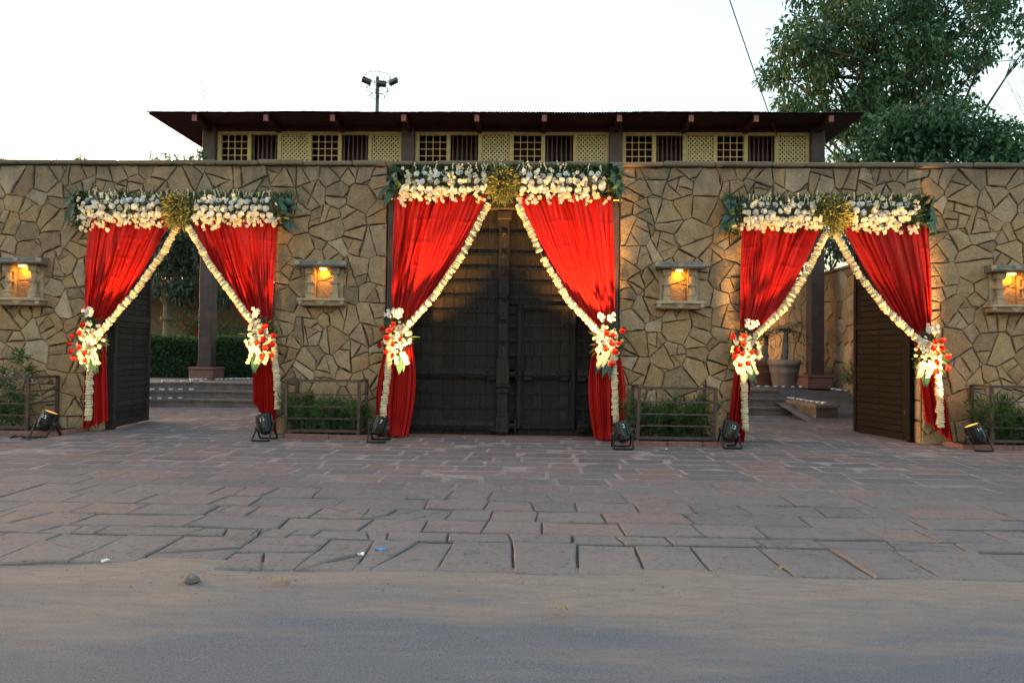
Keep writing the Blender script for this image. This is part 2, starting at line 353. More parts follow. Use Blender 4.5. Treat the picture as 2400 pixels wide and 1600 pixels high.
def limbs(name, parent, base, clumps, r, m, seed=3, trunk_top=None, k=None):
    rnd = random.Random(seed); mb = MB(); base = Vector(base)
    top = Vector(trunk_top) if trunk_top else sum((Vector(c) for c, _ in clumps), Vector()) / len(clumps)
    pts = [base.lerp(top, i / 6) + Vector((rnd.uniform(-1, 1), rnd.uniform(-1, 1), 0)) * r * (.6 if 0 < i else 0) for i in range(7)]
    for i in range(6): mb.tube(pts[i], pts[i + 1], r * (1.15 - i * .12), r * (1.15 - (i + 1) * .12), 9, False)
    for c, q in (clumps if k is None else rnd.sample(clumps, min(k, len(clumps)))):
        s = pts[rnd.randint(3, 6)]; c = Vector(c); m1 = s.lerp(c, .5) + Vector((rnd.uniform(-.3, .3), rnd.uniform(-.3, .3), rnd.uniform(0, .4)))
        mb.tube(s, m1, r * .42, r * .28, 6, False); mb.tube(m1, c, r * .28, r * .1, 6, False)
        for j in range(3):
            e = c + Vector((rnd.uniform(-1, 1), rnd.uniform(-1, 1), rnd.uniform(-.6, 1))).normalized() * q * .85
            mb.tube(m1.lerp(c, .7), e, r * .12, r * .03, 5, False)
    return mb.build(name, m, parent, True)
# ================================================================== GROUND
def clip(poly, a, b, c):            # keep a*x+b*y<=c
    out = []; n = len(poly)
    for i in range(n):
        p, q = poly[i], poly[(i + 1) % n]; dp = a * p[0] + b * p[1] - c; dq = a * q[0] + b * q[1] - c
        if dp <= 0: out.append(p)
        if dp * dq < 0:
            t = dp / (dp - dq); out.append((p[0] + (q[0] - p[0]) * t, p[1] + (q[1] - p[1]) * t))
    return out
def area(p): return .5 * sum(p[i][0] * p[(i + 1) % len(p)][1] - p[(i + 1) % len(p)][0] * p[i][1] for i in range(len(p)))
def inset(poly, d, rn=None):
    q = list(poly); n = len(poly)
    for i in range(n):
        (x0, y0), (x1, y1) = poly[i], poly[(i + 1) % n]; L = math.hypot(x1 - x0, y1 - y0)
        if L < 1e-6: continue
        a, b = (y1 - y0) / L, -(x1 - x0) / L        # outward normal of a ccw polygon
        q = clip(q, a, b, a * x0 + b * y0 - (d if rn is None else rn.choice([d * .4, d * .8, d * 1.1, d * 2.3])))
        if len(q) < 3: return []
    return q
def roughen(poly, step, amt, rnd):
    out = []
    n = len(poly)
    for i in range(n):
        p, q = poly[i], poly[(i + 1) % n]; L = math.hypot(q[0] - p[0], q[1] - p[1]); k = max(1, min(4, int(L / step)))
        nx, ny = (q[1] - p[1]) / (L + 1e-9), -(q[0] - p[0]) / (L + 1e-9)
        for j in range(k):
            t = j / k; a = -abs(rnd.gauss(0, amt)) if j else 0
            jx = rnd.uniform(-.3, .3) * step * .5 if j else 0
            out.append((p[0] + (q[0] - p[0]) * t + nx * a + (q[0]-p[0])/(L+1e-9)*jx, p[1] + (q[1] - p[1]) * t + ny * a + (q[1]-p[1])/(L+1e-9)*jx))
    return out
def slab(mb, poly, fn, h_top, h_back, bev, rnd, tint, tilt=0.0, dome=0.0):
    """a stone: outline in 2d, fn(u,v,h) -> 3d point; raised to h_top with a worn edge"""
    n = len(poly); cx = sum(p[0] for p in poly) / n; cy = sum(p[1] for p in poly) / n
    tx, ty = rnd.uniform(-tilt, tilt), rnd.uniform(-tilt, tilt)
    def hh(p, h): return h + (p[0] - cx) * tx + (p[1] - cy) * ty
    V = [fn(p[0], p[1], h_back) for p in poly]
    V += [fn(p[0], p[1], hh(p, h_top - bev)) for p in poly]
    ins = []
    for p in poly:
        dx, dy = cx - p[0], cy - p[1]; L = math.hypot(dx, dy); k = min(.45, bev * 1.5 / (L + 1e-9)); ins.append((p[0] + dx * k, p[1] + dy * k))
    V += [fn(p[0], p[1], hh(p, h_top) + rnd.uniform(-.15, .15) * bev) for p in ins]
    V.append(fn(cx, cy, h_top + dome + rnd.uniform(-.4, .4) * bev))
    F = []
    for i in range(n):
        j = (i + 1) % n
        F += [(i, j, n + j, n + i), (n + i, n + j, 2 * n + j, 2 * n + i), (2 * n + i, 2 * n + j, 3 * n)]
    mb.add(V, F, tint)
ground = MB().add([(-400, -400, -.16), (400, -400, -.16), (400, 400, -.16), (-400, 400, -.16)], [(0, 1, 2, 3)]).build('ground', MATS['earth'])
tag(ground, 'bare brown earth stretching away beyond the paving', kind='structure')
# road: a sheet with gentle undulation, dust drifted over its edge
nx, ny = 260, 90; xs = np.linspace(-40, 40, nx); ys = np.concatenate([np.linspace(-60, -13, 20), np.linspace(-12.5, -7.35, ny - 20)])
g = RNG.random((24, 160))
def vnoise(x, y, s):
    x, y = x * s + 71.3, y * s + 33.7; i, j = int(math.floor(x)), int(math.floor(y)); fx, fy = x - i, y - j
    fx, fy = fx * fx * (3 - 2 * fx), fy * fy * (3 - 2 * fy); G = lambda a, b: g[b % 24, a % 160]
    return (G(i, j) * (1 - fx) + G(i + 1, j) * fx) * (1 - fy) + (G(i, j + 1) * (1 - fx) + G(i + 1, j + 1) * fx) * fy
EDGE = lambda x: -7.60 + .13 * (vnoise(x, 0, 1.1) - .5) + .05 * (vnoise(x, 7, 4.0) - .5) + .012 * x
V = []; F = []
for y in ys:
    for x in xs:
        t = max(0, min(1, (y + 8.6) / 1.2)); V.append((x, y, -.030 + .037 * t + .022 * (vnoise(x, y, 1.3) - .5) * (.4 + t) + .01 * (vnoise(x, y, 4.1) - .5) - .05 * max(0, min(1, (y + 7.52) / .17)) ** 2))
for j in range(len(ys) - 1):
    for i in range(nx - 1): F.append((j * nx + i, j * nx + i + 1, (j + 1) * nx + i + 1, (j + 1) * nx + i))
road = MB().add(V, F).build('road', MATS['asphalt'], None, True)
tag(road, 'grey asphalt road with tan dust drifted along its edge', kind='structure')
# pavement: mortar bed with every flagstone on it
V = []; F = []; xs = np.linspace(-17, 16, 120); ys = np.linspace(-7.6, 18, 70)
for y in ys:
    for x in xs:
        t = max(0, min(1, (-y - 4.2) / 3.0)); V.append((x, y if y > ys[0] + .01 else EDGE(x) + .06, .0045 - .018 * t + .004 * (vnoise(x, y, 2.0) - .5)))
for j in range(len(ys) - 1):
    for i in range(len(xs) - 1): F.append((j * 120 + i, j * 120 + i + 1, (j + 1) * 120 + i + 1, (j + 1) * 120 + i))
pave = MB().add(V, F).build('pavement', MATS['mortar_pale'], None, True)
tag(pave, 'forecourt of worn grey and reddish flagstones laid in courses', kind='structure')
rnd = random.Random(11)
rows = [-7.64, -6.86, -6.60, -6.18]; y = rows[-1]
while y < 5.5: y += rnd.uniform(.34, .50); rows.append(y)
slabs = []      # (pixel area, poly, y, tint, gap)
def addslab(poly, yc, tint, gap, near):
    poly = inset(poly, gap / 2)
    if len(poly) < 3 or area(poly) < .004: return
    cx = sum(p[0] for p in poly) / len(poly)
    px, py = proj((cx, yc, 0)); dd = yc + 12.3
    vis = -60 < px < 2460 and py < 1640
    if yc > .1: vis = vis and (300 < px < 620 or 1760 < px < 2140)
    slabs.append((area(poly) * 1.5 * 1600 ** 2 / dd ** 3 if vis else 0, roughen(poly, .11 if near else .22, .005, rnd), tint, near))
for k in range(len(rows) - 1):
    y0, y1 = rows[k], rows[k + 1]; x = -15.5 + rnd.uniform(0, .8); near = y1 < -4.6; yc = (y0 + y1) / 2
    gap = .012 if near else (.040 if y1 < -2.5 else .055)
    skew = rnd.uniform(-.02, .02)
    j = lambda: rnd.uniform(-.012, .012)
    eb, et = x, x + skew
    while x < 15:
        wd = rnd.choice([rnd.uniform(.38, .62), rnd.uniform(.5, .8), rnd.uniform(.7, 1.05)]) if k else rnd.uniform(.34, .66)
        if k == 1: wd = rnd.uniform(.35, .8)
        nb = x + wd; ntp = nb + rnd.uniform(-.05, .05)
        poly = [(eb, (EDGE(eb) if k == 0 else y0) + j() * .6), (nb, (EDGE(nb) if k == 0 else y0) + j() * .6), (ntp, y1 + j() * .6), (et, y1 + j() * .6)]
        t = min(1, max(0, rnd.gauss(.36, .24))); t = t if rnd.random() > .13 else rnd.uniform(.75, 1)
        if k < 2: t *= .62
        if near: poly = [(p[0], p[1] + (.009 if i_ < 2 and k else 0) - (.009 if i_ > 1 else 0)) for i_, p in enumerate(poly)]
        pieces = [poly]
        broken = -3.2 < (x + nb) / 2 < -1.0 or rnd.random() < .12
        for _ in range((2 if broken else 1) if y1 < -5.4 and rnd.random() < (.5 if broken else .10) else (1 if rnd.random() < .03 else 0)):
            out = []
            for pc in pieces:
                cx = sum(p[0] for p in pc) / len(pc) + rnd.uniform(-.12, .12); cy = sum(p[1] for p in pc) / len(pc) + rnd.uniform(-.06, .06); an = rnd.choice([rnd.uniform(-.3, .3), rnd.uniform(1.2, 1.9), rnd.uniform(0, math.pi)])
                a_, b_ = math.sin(an), math.cos(an)
                for sg in (1, -1):
                    q = clip(pc, a_ * sg, b_ * sg, (a_ * cx + b_ * cy) * sg)
                    if len(q) > 2: out.append(q)
            pieces = out
        for q in pieces: addslab(q, yc, min(1, max(0, t + rnd.uniform(-.06, .06))), gap * (.7 if len(pieces) > 1 else 1) * rnd.uniform(.6, 1.3), near)
        x = eb = nb; et = ntp
slabs.sort(key=lambda s: -s[0]); rest = MB()
for i, (pa, poly, t, near) in enumerate(slabs):
    ht = rnd.uniform(.004, .020) if near else rnd.uniform(.004, .009)
    mb = MB() if i < 300 else rest
    slab(mb, poly, lambda u, v, h: (u, v, h), ht, -.045, .009 if near else .006, rnd, t, .018 if near else .004, .003)
    if i < 300: mb.build('flagstone', MATS['paving'], pave)
tag(rest.build('more_flagstones', MATS['paving'], pave), kind='stuff')
# ================================================================== BOUNDARY WALL
TOPZ = P(1200, 392, 0).z           # underside of the coping
OPEN = []
for (xa, xb, yt) in ((234, 641, 505), (903, 1450, 395), (1746, 2160, 515)):
    a, b = P(xa, 820, 0), P(xb, 840, 0); OPEN.append((a.x, b.x, P((xa + xb) / 2, yt, 0).z))
NICHE = []                          # recess (x0,x1,z0,z1) of each wall niche
for (xa, xb, ya, yb) in ((44, 86, 622, 700), (743, 783, 629, 701), (1568, 1609, 633, 708), (2338, 2380, 641, 716)):
    NICHE.append((P(xa, ya, 0).x, P(xb, ya, 0).x, P((xa + xb) / 2, yb, 0).z, P((xa + xb) / 2, ya, 0).z))
XL, XR = -13.0, 12.5
rects = [(a, b, -.5, t) for a, b, t in OPEN] + NICHE
def inside(x, z, m=0.0): return any(a - m < x < b + m and c - m < z < d + m for a, b, c, d in rects)
rnd = random.Random(5); sites = []; grid = {}
def near_sites(x, z, R_):
    out = []
    for i in range(int((x - R_) // .5), int((x + R_) // .5) + 1):
        for j in range(int((z - R_) // .5), int((z + R_) // .5) + 1): out += grid.get((i, j), [])
    return out
for rr, tries, pk in ((.30, 700, .78), (.24, 3500, .78), (.17, 5000, .84), (.11, 4000, .92)):
    for _ in range(tries):
        x, z, r = rnd.uniform(XL, XR), rnd.uniform(0, TOPZ), rr * rnd.uniform(.85, 1.12)
        ed = min(z, TOPZ - z)
        for a, b, c, d in rects: ed = min(ed, math.hypot(max(a - x, 0, x - b), max(c - z, 0, z - d)))
        if inside(x, z) or ed < r * .72: continue
        if all((x - q[0]) ** 2 + ((z - q[1]) * 1.12) ** 2 > ((r + q[2]) * pk) ** 2 for q in near_sites(x, z, 1.0)):
            sites.append((x, z, r)); grid.setdefault((int(x // .5), int(z // .5)), []).append((x, z, r))
mir = []
for (x, z, r) in sites:
    for a, b, c, d in rects[:3]:
        if z < d:
            if 0 < a - x < 1.1: mir.append((2 * a - x, z, r))
            if 0 < x - b < 1.1: mir.append((2 * b - x, z, r))
        if a < x < b and 0 < z - d < 1.1: mir.append((x, 2 * d - z, r))
    if z < 1.1: mir.append((x, -z, r))
    if TOPZ - z < 1.1: mir.append((x, 2 * TOPZ - z, r))
A = np.array(sites + mir)
def cell(i):
    x, z, r = A[i]; d2 = (A[:, 0] - x) ** 2 + (A[:, 1] - z) ** 2; o = np.argsort(d2)[1:42]
    poly = [(x - 1.3, z - 1.3), (x + 1.3, z - 1.3), (x + 1.3, z + 1.3), (x - 1.3, z + 1.3)]
    for k in o:
        a, b = A[k, 0] - x, A[k, 1] - z
        c = (A[k, 0] ** 2 + A[k, 1] ** 2 - A[k, 2] ** 2 - x * x - z * z + r * r) / 2
        poly = clip(poly, a, b, c)
        if len(poly) < 3: return []
    return poly
wall = thing('stone_wall', 'long rubble wall of tan sandstone with three curtained gateways', 'wall', (0, .2, 0))
wall['kind'] = 'thing'
core = MB(); T = .42
cuts = sorted([(a, b, t) for a, b, t in OPEN]); x = XL
for a, b, t in cuts:
    core.box((x, 0, -.1), (a, T, TOPZ)); core.box((a, 0, t), (b, T, TOPZ)); x = b
core.box((x, 0, -.1), (XR, T, TOPZ))
core.build('core', MATS['mortar_dark'], wall)
def split(poly, rn, med=.085, depth=0):
    """break a block into angular pieces with T joints, now and then knocking a chip off a corner"""
    ar = area(poly); thr = min(.30, max(.022, med * math.exp(rn.gauss(0, .6))))
    if ar < thr * 1.3 or depth > 6:
        if ar > .05 and rn.random() < .6:
            k = rn.randrange(len(poly)); p = poly[k]; q, r_ = poly[k - 1], poly[(k + 1) % len(poly)]
            la, lb = math.hypot(q[0] - p[0], q[1] - p[1]), math.hypot(r_[0] - p[0], r_[1] - p[1])
            if la > .12 and lb > .12:
                ta, tb = min(.5, rn.uniform(.06, .16) / la), min(.5, rn.uniform(.05, .12) / lb)
                u_, v_ = (p[0] + (q[0] - p[0]) * ta, p[1] + (q[1] - p[1]) * ta), (p[0] + (r_[0] - p[0]) * tb, p[1] + (r_[1] - p[1]) * tb)
                return [poly[:k] + [u_, v_] + poly[k + 1:], [u_, p, v_]]
        return [poly]
    cx = sum(p[0] for p in poly) / len(poly); cy = sum(p[1] for p in poly) / len(poly)
    xx = sum((p[0] - cx) ** 2 for p in poly); yy = sum((p[1] - cy) ** 2 for p in poly); xy = sum((p[0] - cx) * (p[1] - cy) for p in poly)
    an = .5 * math.atan2(2 * xy, xx - yy) + rn.gauss(0, .38); dx, dy = math.cos(an), math.sin(an)
    ext = max(abs((p[0] - cx) * dx + (p[1] - cy) * dy) for p in poly); o = rn.uniform(-.30, .30) * ext; out = []
    for sg in (1, -1):
        q = clip(poly, dx * sg, dy * sg, (dx * (cx + dx * o) + dy * (cy + dy * o)) * sg)
        if len(q) > 2 and area(q) > 1e-4: out += split(q, rn, med, depth + 1)
    return out
stones = []
for i in range(len(sites)):
    block = cell(i)
    if len(block) < 3: continue
    for poly in split(block, rnd):
        n_ = len(poly); mx0, mz0 = sum(p[0] for p in poly) / n_, sum(p[1] for p in poly) / n_
        for a, b, c, d in NICHE:
            if a - .6 < mx0 < b + .6 and c - .6 < mz0 < d + .6:
                sep = [(a - mx0, (1, 0, a)), (mx0 - b, (-1, 0, -b)), (c - mz0, (0, 1, c)), (mz0 - d, (0, -1, -d))]
                m_ = max(sep); poly = clip(poly, *m_[1]) if m_[0] > 0 else []
                if len(poly) < 3: break
        if len(poly) < 3: continue
        for a, b, t in OPEN:
            if poly and a - .1 < mx0 < b + .1 and mz0 < t + .1:
                if mx0 < a: poly = clip(poly, 1, 0, a)
                elif mx0 > b: poly = clip(poly, -1, 0, -b)
                elif mz0 > t: poly = clip(poly, 0, -1, -t)
                else: poly = []
        if len(poly) < 3: continue
        poly = inset(poly, rnd.uniform(.003, .0065), rnd)
        if len(poly) < 3 or area(poly) < .0008: continue
        px, py = proj((mx0, 0, mz0)); vis = -60 < px < 2460
        stones.append((area(poly) if vis else 0, roughen(poly, .085, .008, rnd)))
stones.sort(key=lambda s: -s[0]); rest = MB(); nind = 0
for ar, poly in stones:
    ind = ar > 0 and nind < 290
    mb = MB() if ind else rest; t = min(1, max(0, rnd.gauss(.46, .29)))
    big = abs(area(poly)) > .03
    slab(mb, poly, lambda u, v, h: (u, -h, v), rnd.uniform(.026, .052) if big else rnd.uniform(.012, .042), -.02, rnd.uniform(.006, .012), rnd, t, .065 if big else .05, rnd.uniform(-.006, .012))
    if ind: mb.build('wall_stone', MATS['sandstone'], wall); nind += 1
# stones of the gateway returns that the view shows
for (xj, sg, zt) in ((OPEN[0][0], 1, OPEN[0][2]), (OPEN[2][1], -1, OPEN[2][2]), (OPEN[0][1], -1, OPEN[0][2]), (OPEN[2][0], 1, OPEN[2][2])):
    z = .0
    while z < zt - .05:
        h = min(rnd.uniform(.22, .5), zt - z); ys_ = [.0, T] if rnd.random() < .5 else [.0, rnd.uniform(.15, .27), T]
        for y0, y1 in zip(ys_, ys_[1:]):
            poly = inset([(y0, z), (y1, z + rnd.uniform(-.02, .02)), (y1, z + h), (y0, z + h + rnd.uniform(-.02, .02))], .009)
            if sg < 0: slab(rest, poly[::-1], lambda u, v, q: (xj - q, u, v), .02, -.02, .01, rnd, rnd.uniform(.3, .7), .02)
            else: slab(rest, poly, lambda u, v, q: (xj + q, u, v), .02, -.02, .01, rnd, rnd.uniform(.3, .7), .02)
        z += h
tag(rest.build('small_stones', MATS['sandstone'], wall), kind='stuff')
x = XL
while x < XR:
    wd = rnd.uniform(.55, 1.05); mb = MB(); dz = rnd.uniform(-.012, .012)
    lo = Vector((x + .006, -.11 + rnd.uniform(-.02, .02), TOPZ + .004)); hi = Vector((x + wd - .006, T + .06, TOPZ + .085 + dz))
    M = Matrix.Translation((lo + hi) / 2) @ Euler((rnd.uniform(-.01, .01), rnd.uniform(-.008, .008), rnd.uniform(-.01, .01))).to_matrix().to_4x4() @ Matrix.Translation(-(lo + hi) / 2)
    tt = min(1, max(0, rnd.gauss(.4, .25)))
    mb.a = []; mb.bbox(lo, hi, .018, M, tt)
    mb.build('coping_stone', MATS['coping'], wall); x += wd
# ================================================================== CENTRAL GATE
GX0, GX1, GZ1 = OPEN[1][0], OPEN[1][1], OPEN[1][2]
gate = thing('wooden_gate', 'tall dark studded wooden double gate with a small wicket door, behind the middle curtains', 'gate', ((GX0 + GX1) / 2, .3, 0))
YF = .26                             # face of the leaves
gz = lambda py, px=1180: P(px, py, YF).z
gx = lambda px: P(px, 840, YF).x
L0, L1 = gx(932), gx(1418); LM0, LM1 = gx(1167), gx(1191)
LT_ = gz(482)
for s_, (xa, xb) in ((0, (GX0 + .015, GX0 + .19)), (1, (GX1 - .19, GX1 - .015))):
    fp = MB().bbox((xa, -.03, 0), (xb, .36, GZ1 - .02), .012).build('frame_post', MATS['column_paint'], gate)
    cz = P(905, 470, 0).z
    MB().bbox((xa - .03, -.09, cz + .05), (xb + .03, .2, cz + .42), .02).build('capital', MATS['iron'], fp)
    MB().bbox((xa - .035, -.10, cz), (xb + .035, .2, cz + .035), .01).build('collar', MATS['brass'], fp)
MB().bbox((GX0 + .19, .0, LT_), (GX1 - .19, .36, GZ1 - .02), .02).build('lintel', MATS['gate_wood'], gate)
MB().bbox((L0 + .5, .08, LT_ - .1), (L1 - .5, .2, LT_ + .03), .02).build('lintel_moulding', MATS['gate_wood_brown'], gate)
wx0, wx1, wz0, wz1 = gx(1212), gx(1349), gz(1006, 1280), gz(714, 1280)
def planks(parent, x0, x1, z0, z1, y, step=.2, hole=None, m='gate_wood'):
    n = max(1, round((x1 - x0) / step)); w_ = (x1 - x0) / n
    for k in range(n):
        a, b = x0 + k * w_, x0 + (k + 1) * w_
        segs = [(z0, z1)]
        if hole and a < hole[1] - .03 and b > hole[0] + .03: segs = [(hole[3], z1)] + ([(z0, hole[2])] if hole[2] > z0 + .02 else [])
        for c, d in segs:
            dy = rnd.uniform(0, .006)
            MB().bbox((a + .0015, y + dy * .6, c), (b - .0015, y + .06, d), .003).build('plank', MATS[m if rnd.random() < .55 else 'gate_wood_brown'], parent)
strap_y = [500+48, 596, 630, 663, 696, 730, 763, 796, 830, 921, 955]
def strap(parent, x0, x1, z, y):
    mb = MB().bbox((x0, y - .014, z - .020), (x1, y - .002, z + .020), .004)
    mb.box((x0, y - .022, z + .021), (x1, y - .0145, z + .027)); mb.box((x0, y - .019, z - .026), (x1, y - .0145, z - .021))
    n = max(2, int((x1 - x0) / .12))
    for k in range(n):
        c = x0 + (k + .5) * (x1 - x0) / n; mb.lathe([(.013, 0), (.011, .010), (.004, .014)], 6, Matrix.Translation((c, y - .016, z)) @ Matrix.Rotation(R(90), 4, 'X'))
    return mb.build('iron_strap', MATS['iron'], parent)
def boss(mb, x, y, z, r):
    M = Matrix.Translation((x, y, z)) @ Matrix.Rotation(R(90), 4, 'X')
    mb.lathe([(r, 0), (r * 1.02, r * .18), (r * .8, r * .3), (r * .62, r * .3), (r * .5, r * .55), (r * .2, r * .7)], 10, M)
    for k in range(8):
        a = k * math.pi / 4; mb.lathe([(r * .34, 0), (r * .3, r * .2), (r * .1, r * .3)], 6, M @ Matrix.Translation((math.cos(a) * r * .95, math.sin(a) * r * .95, 0)))
def carved_rail(parent, x0, x1, z, y, nb=2):
    mb = MB(); h = .085
    prof = [(-h, 0), (-h, .05), (-.055, .055), (-.05, .075), (0, .095), (.05, .075), (.055, .055), (h, .05), (h, 0)]
    vs_ = [(x0, y - q, z + p) for p, q in prof] + [(x1, y - q, z + p) for p, q in prof]; n = len(prof)
    mb.add(vs_, [(i, i + 1, n + i + 1, n + i) for i in range(n - 1)] + [tuple(range(n)), tuple(reversed(range(n, 2 * n)))])
    for xe in (x0, x1 - .16): mb.bbox((xe, y - .075, z - .115), (xe + .16, y, z + .105), .015)
    for xe in (x0 + .2, x1 - .2): mb.bbox((xe - .035, y - .10, z - .05), (xe + .035, y, z + .05), .02)
    rail = mb.build('carved_rail', MATS['gate_wood'], parent)
    for k in range(nb):
        bb = MB(); boss(bb, x0 + (x1 - x0) * (k + 1) / (nb + 1), y - .07, z, .062); bb.build('lotus_boss', MATS['iron'], parent)
    return rail
rz = [gz(876), gz(996)]
# left leaf
LC = (LM0 + LM1) / 2
leaf = MB().box((L0 - .2, YF + .062, .02), (LC - .001, YF + .10, LT_ + .02)).build('gate_leaf', MATS['gate_wood'], gate)
planks(leaf, L0 + .02, LM0, .03, LT_, YF)
for py in strap_y: strap(leaf, L0 + .12, LM0 - .005, gz(py), YF)
for z in rz: carved_rail(leaf, L0 + .02, LM0 - .01, z, YF)
# right leaf with the wicket in it
leaf2 = MB().box((LC + .001, YF + .062, .02), (L1 + .2, YF + .10, LT_ + .02)).build('gate_leaf', MATS['gate_wood'], gate)
planks(leaf2, LM1, L1 - .02, .03, LT_, YF, hole=(wx0, wx1, wz0, wz1))
for py in strap_y:
    z = gz(py)
    if wz0 < z < wz1: strap(leaf2, LM1 + .005, wx0 - .02, z, YF); strap(leaf2, wx1 + .02, L1 - .12, z, YF)
    else: strap(leaf2, LM1 + .005, L1 - .12, z, YF)
for z in rz:
    carved_rail(leaf2, LM1 + .01, wx0 - .02, z, YF, 0) if wz0 < z else None
    carved_rail(leaf2, wx1 + .03, L1 - .02, z, YF, 0)
wk = MB()
fw = .085
for lo, hi in (((wx0, wz0), (wx0 + fw, wz1)), ((wx1 - fw, wz0), (wx1, wz1)), ((wx0 + fw, wz1 - fw), (wx1 - fw, wz1)), ((wx0 + fw, wz0), (wx1 - fw, wz0 + fw))):
    wk.bbox((lo[0], YF - .06, lo[1]), (hi[0], YF + .05, hi[1]), .018)
ix0, ix1, iz0, iz1 = wx0 + fw, wx1 - fw, wz0 + fw, wz1 - fw
for lo, hi in (((ix0, iz0), (ix0 + .035, iz1)), ((ix1 - .035, iz0), (ix1, iz1)), ((ix0 + .035, iz1 - .035), (ix1 - .035, iz1)), ((ix0 + .035, iz0), (ix1 - .035, iz0 + .035))):
    wk.bbox((lo[0], YF - .04, lo[1]), (hi[0], YF + .03, hi[1]), .014)
wkt = wk.build('wicket_door', MATS['gate_wood'], gate)
planks(wkt, ix0 + .036, ix1 - .036, iz0 + .036, iz1 - .036, YF - .005, .17, m='gate_wood_brown')
for py in (763, 796, 830, 921, 955, 988): strap(wkt, ix0 + .04, ix1 - .04, gz(py, 1280), YF - .005)
carved_rail(wkt, ix0 + .04, ix1 - .04, rz[0], YF - .01, 2)
hb = MB().tube((ix0 + .2, YF - .035, gz(795)), (ix0 + .2, YF - .035, gz(835)), .012); hb.build('bolt', MATS['iron'], wkt)
# middle post and hanging-side pilasters
def pilaster(x0, x1, y, bosses):
    mb = MB().bbox((x0, y - .07, .03), (x1, y + .05, LT_), .012)
    c = (x0 + x1) / 2; w_ = (x1 - x0) / 2
    for py0, py1, q, dp in ((842, 872 + 28, 1.22, .13), (912, 920, 1.25, .12), (975, 1012, 1.28, .13), (968, 975, 1.15, .11), (900, 906, 1.3, .12), (497, 516, 1.35, .12)):
        mb.bbox((c - w_ * q, y - dp, gz(py1)), (c + w_ * q, y + .03, gz(py0)), .012)
    o = mb.build('middle_post', MATS['gate_wood_brown'], gate)
    for py in bosses:
        bb = MB(); boss(bb, c, y - .07, gz(py), w_ * .75); bb.build('lotus_boss', MATS['iron'], o)
pilaster(LM0, LM1, YF - .01, [548, 560+37, 607 + 30, 697, 748, 797])
for xa in (L0 + .0, L1 - .16):
    mb = MB().bbox((xa, YF - .05, .03), (xa + .16, YF + .04, LT_), .012)
    for py0, py1 in ((845, 900), (975, 1010), (908, 914)): mb.bbox((xa - .01, YF - .10, gz(py1)), (xa + .17, YF + .02, gz(py0)), .012)
    mb.build('pilaster', MATS['gate_wood'], gate)
for px, py in ((1150, 650), (1228, 650)):
    mb = MB(); c = Vector((gx(px), YF - .03, gz(py)))
    for k in range(10):
        a = k * math.pi / 5; b = a + math.pi / 5; mb.tube(c + Vector((math.cos(a), 0, math.sin(a))) * .035, c + Vector((math.cos(b), 0, math.sin(b))) * .035, .006, None, 5)
    mb.tube(c + Vector((0, 0, .03)), c + Vector((0, .03, .11)), .008, .006, 6); mb.build('ring_pull', MATS['iron'], gate)
th = MB().bbox((GX0 + .19, -.02, -.02), (GX1 - .19, .34, .018), .006); th.build('threshold', MATS['red_stone'], gate)
# ================================================================== SIDE GATE LEAVES (swung open into the court)
def side_leaf(label, hinge_px, free_px, hinge_y, free_len, zt, m, sgn):
    h0 = P(hinge_px, 830, hinge_y); h = Vector((h0.x, hinge_y, 0))
    # free end: keep length, on the sight line of its edge
    best = None
    for k in range(400):
        Y = hinge_y + .2 + k * .005; f = P(free_px, 830, Y); d = math.hypot(f.x - h.x, Y - hinge_y)
        if best is None or abs(d - free_len) < best[0]: best = (abs(d - free_len), Vector((f.x, Y, 0)))
    fr = best[1]; u = (fr - h).normalized(); L = (fr - h).length
    nrm = Vector((u.y, -u.x, 0)) * sgn
    M = Matrix(((u.x, nrm.x, 0, h.x), (u.y, nrm.y, 0, h.y), (0, 0, 1, .03), (0, 0, 0, 1)))   # local: x along, y = towards viewer side, z up
    t = thing('gate_leaf_open', label, 'gate', tuple(h))
    z1 = zt - .05; sw = .085
    def B(lo, hi, name, mm, par=t, b=.008):
        mb = MB(); mb.bbox(lo, hi, b, M)
        if sgn < 0: mb.f = [tuple(reversed(f)) for f in mb.f]
        return mb.build(name, MATS[mm], par)
    B((0, -.03, 0), (sw * 1.3, .035, z1), 'stile', m); B((L - sw, -.03, 0), (L, .035, z1), 'stile', m)
    mid = P(300, 758, hinge_y + .7).z if sgn > 0 else P(2060, 775, hinge_y + .7).z
    rl = .13
    for a, b in ((0, rl), (mid, mid + rl), (z1 - rl, z1)): B((sw * 1.3, -.028, a), (L - sw, .03, b), 'rail', m)
    for za, zb in ((rl, mid), (mid + rl, z1 - rl)):
        n = round((zb - za) / .117); hh = (zb - za) / n
        for k in range(n):
            B((sw * 1.3, -.02, za + k * hh + .004), (L - sw, .012 + rnd.uniform(0, .004), za + (k + 1) * hh - .004), 'plank', m)
        for xs_ in (sw * 1.3 + .09, L * .52, L - sw - .10):
            mb = MB()
            for k in range(n):
                mb.lathe([(.017, 0), (.014, .010), (.005, .015)], 6, M @ Matrix.Translation((xs_, .014, za + (k + .5) * hh)) @ Matrix.Rotation(R(-90), 4, 'X'))
            mb.build('stud_row', MATS['iron'], t)
    B((sw * 1.2, -.026, .01), (L - sw * .9, -.021, z1 - .01), 'back_board', m, t, .001)
    B((-.12, -.06, -.02), (-.012, .10, z1 + .03), 'hinge_post', m)
    B((-.03, .035, .45), (.10, .05, .55), 'hinge', 'iron')
    return t
side_leaf('dark plank gate leaf with studs swung open inside the left gateway', 264, 349, .30, 1.50, OPEN[0][2], 'leaf_wood', 1)
side_leaf('dark plank gate leaf with studs swung open inside the right gateway', 2132, 2003, .30, 1.50, OPEN[2][2], 'leaf_wood_red', -1)
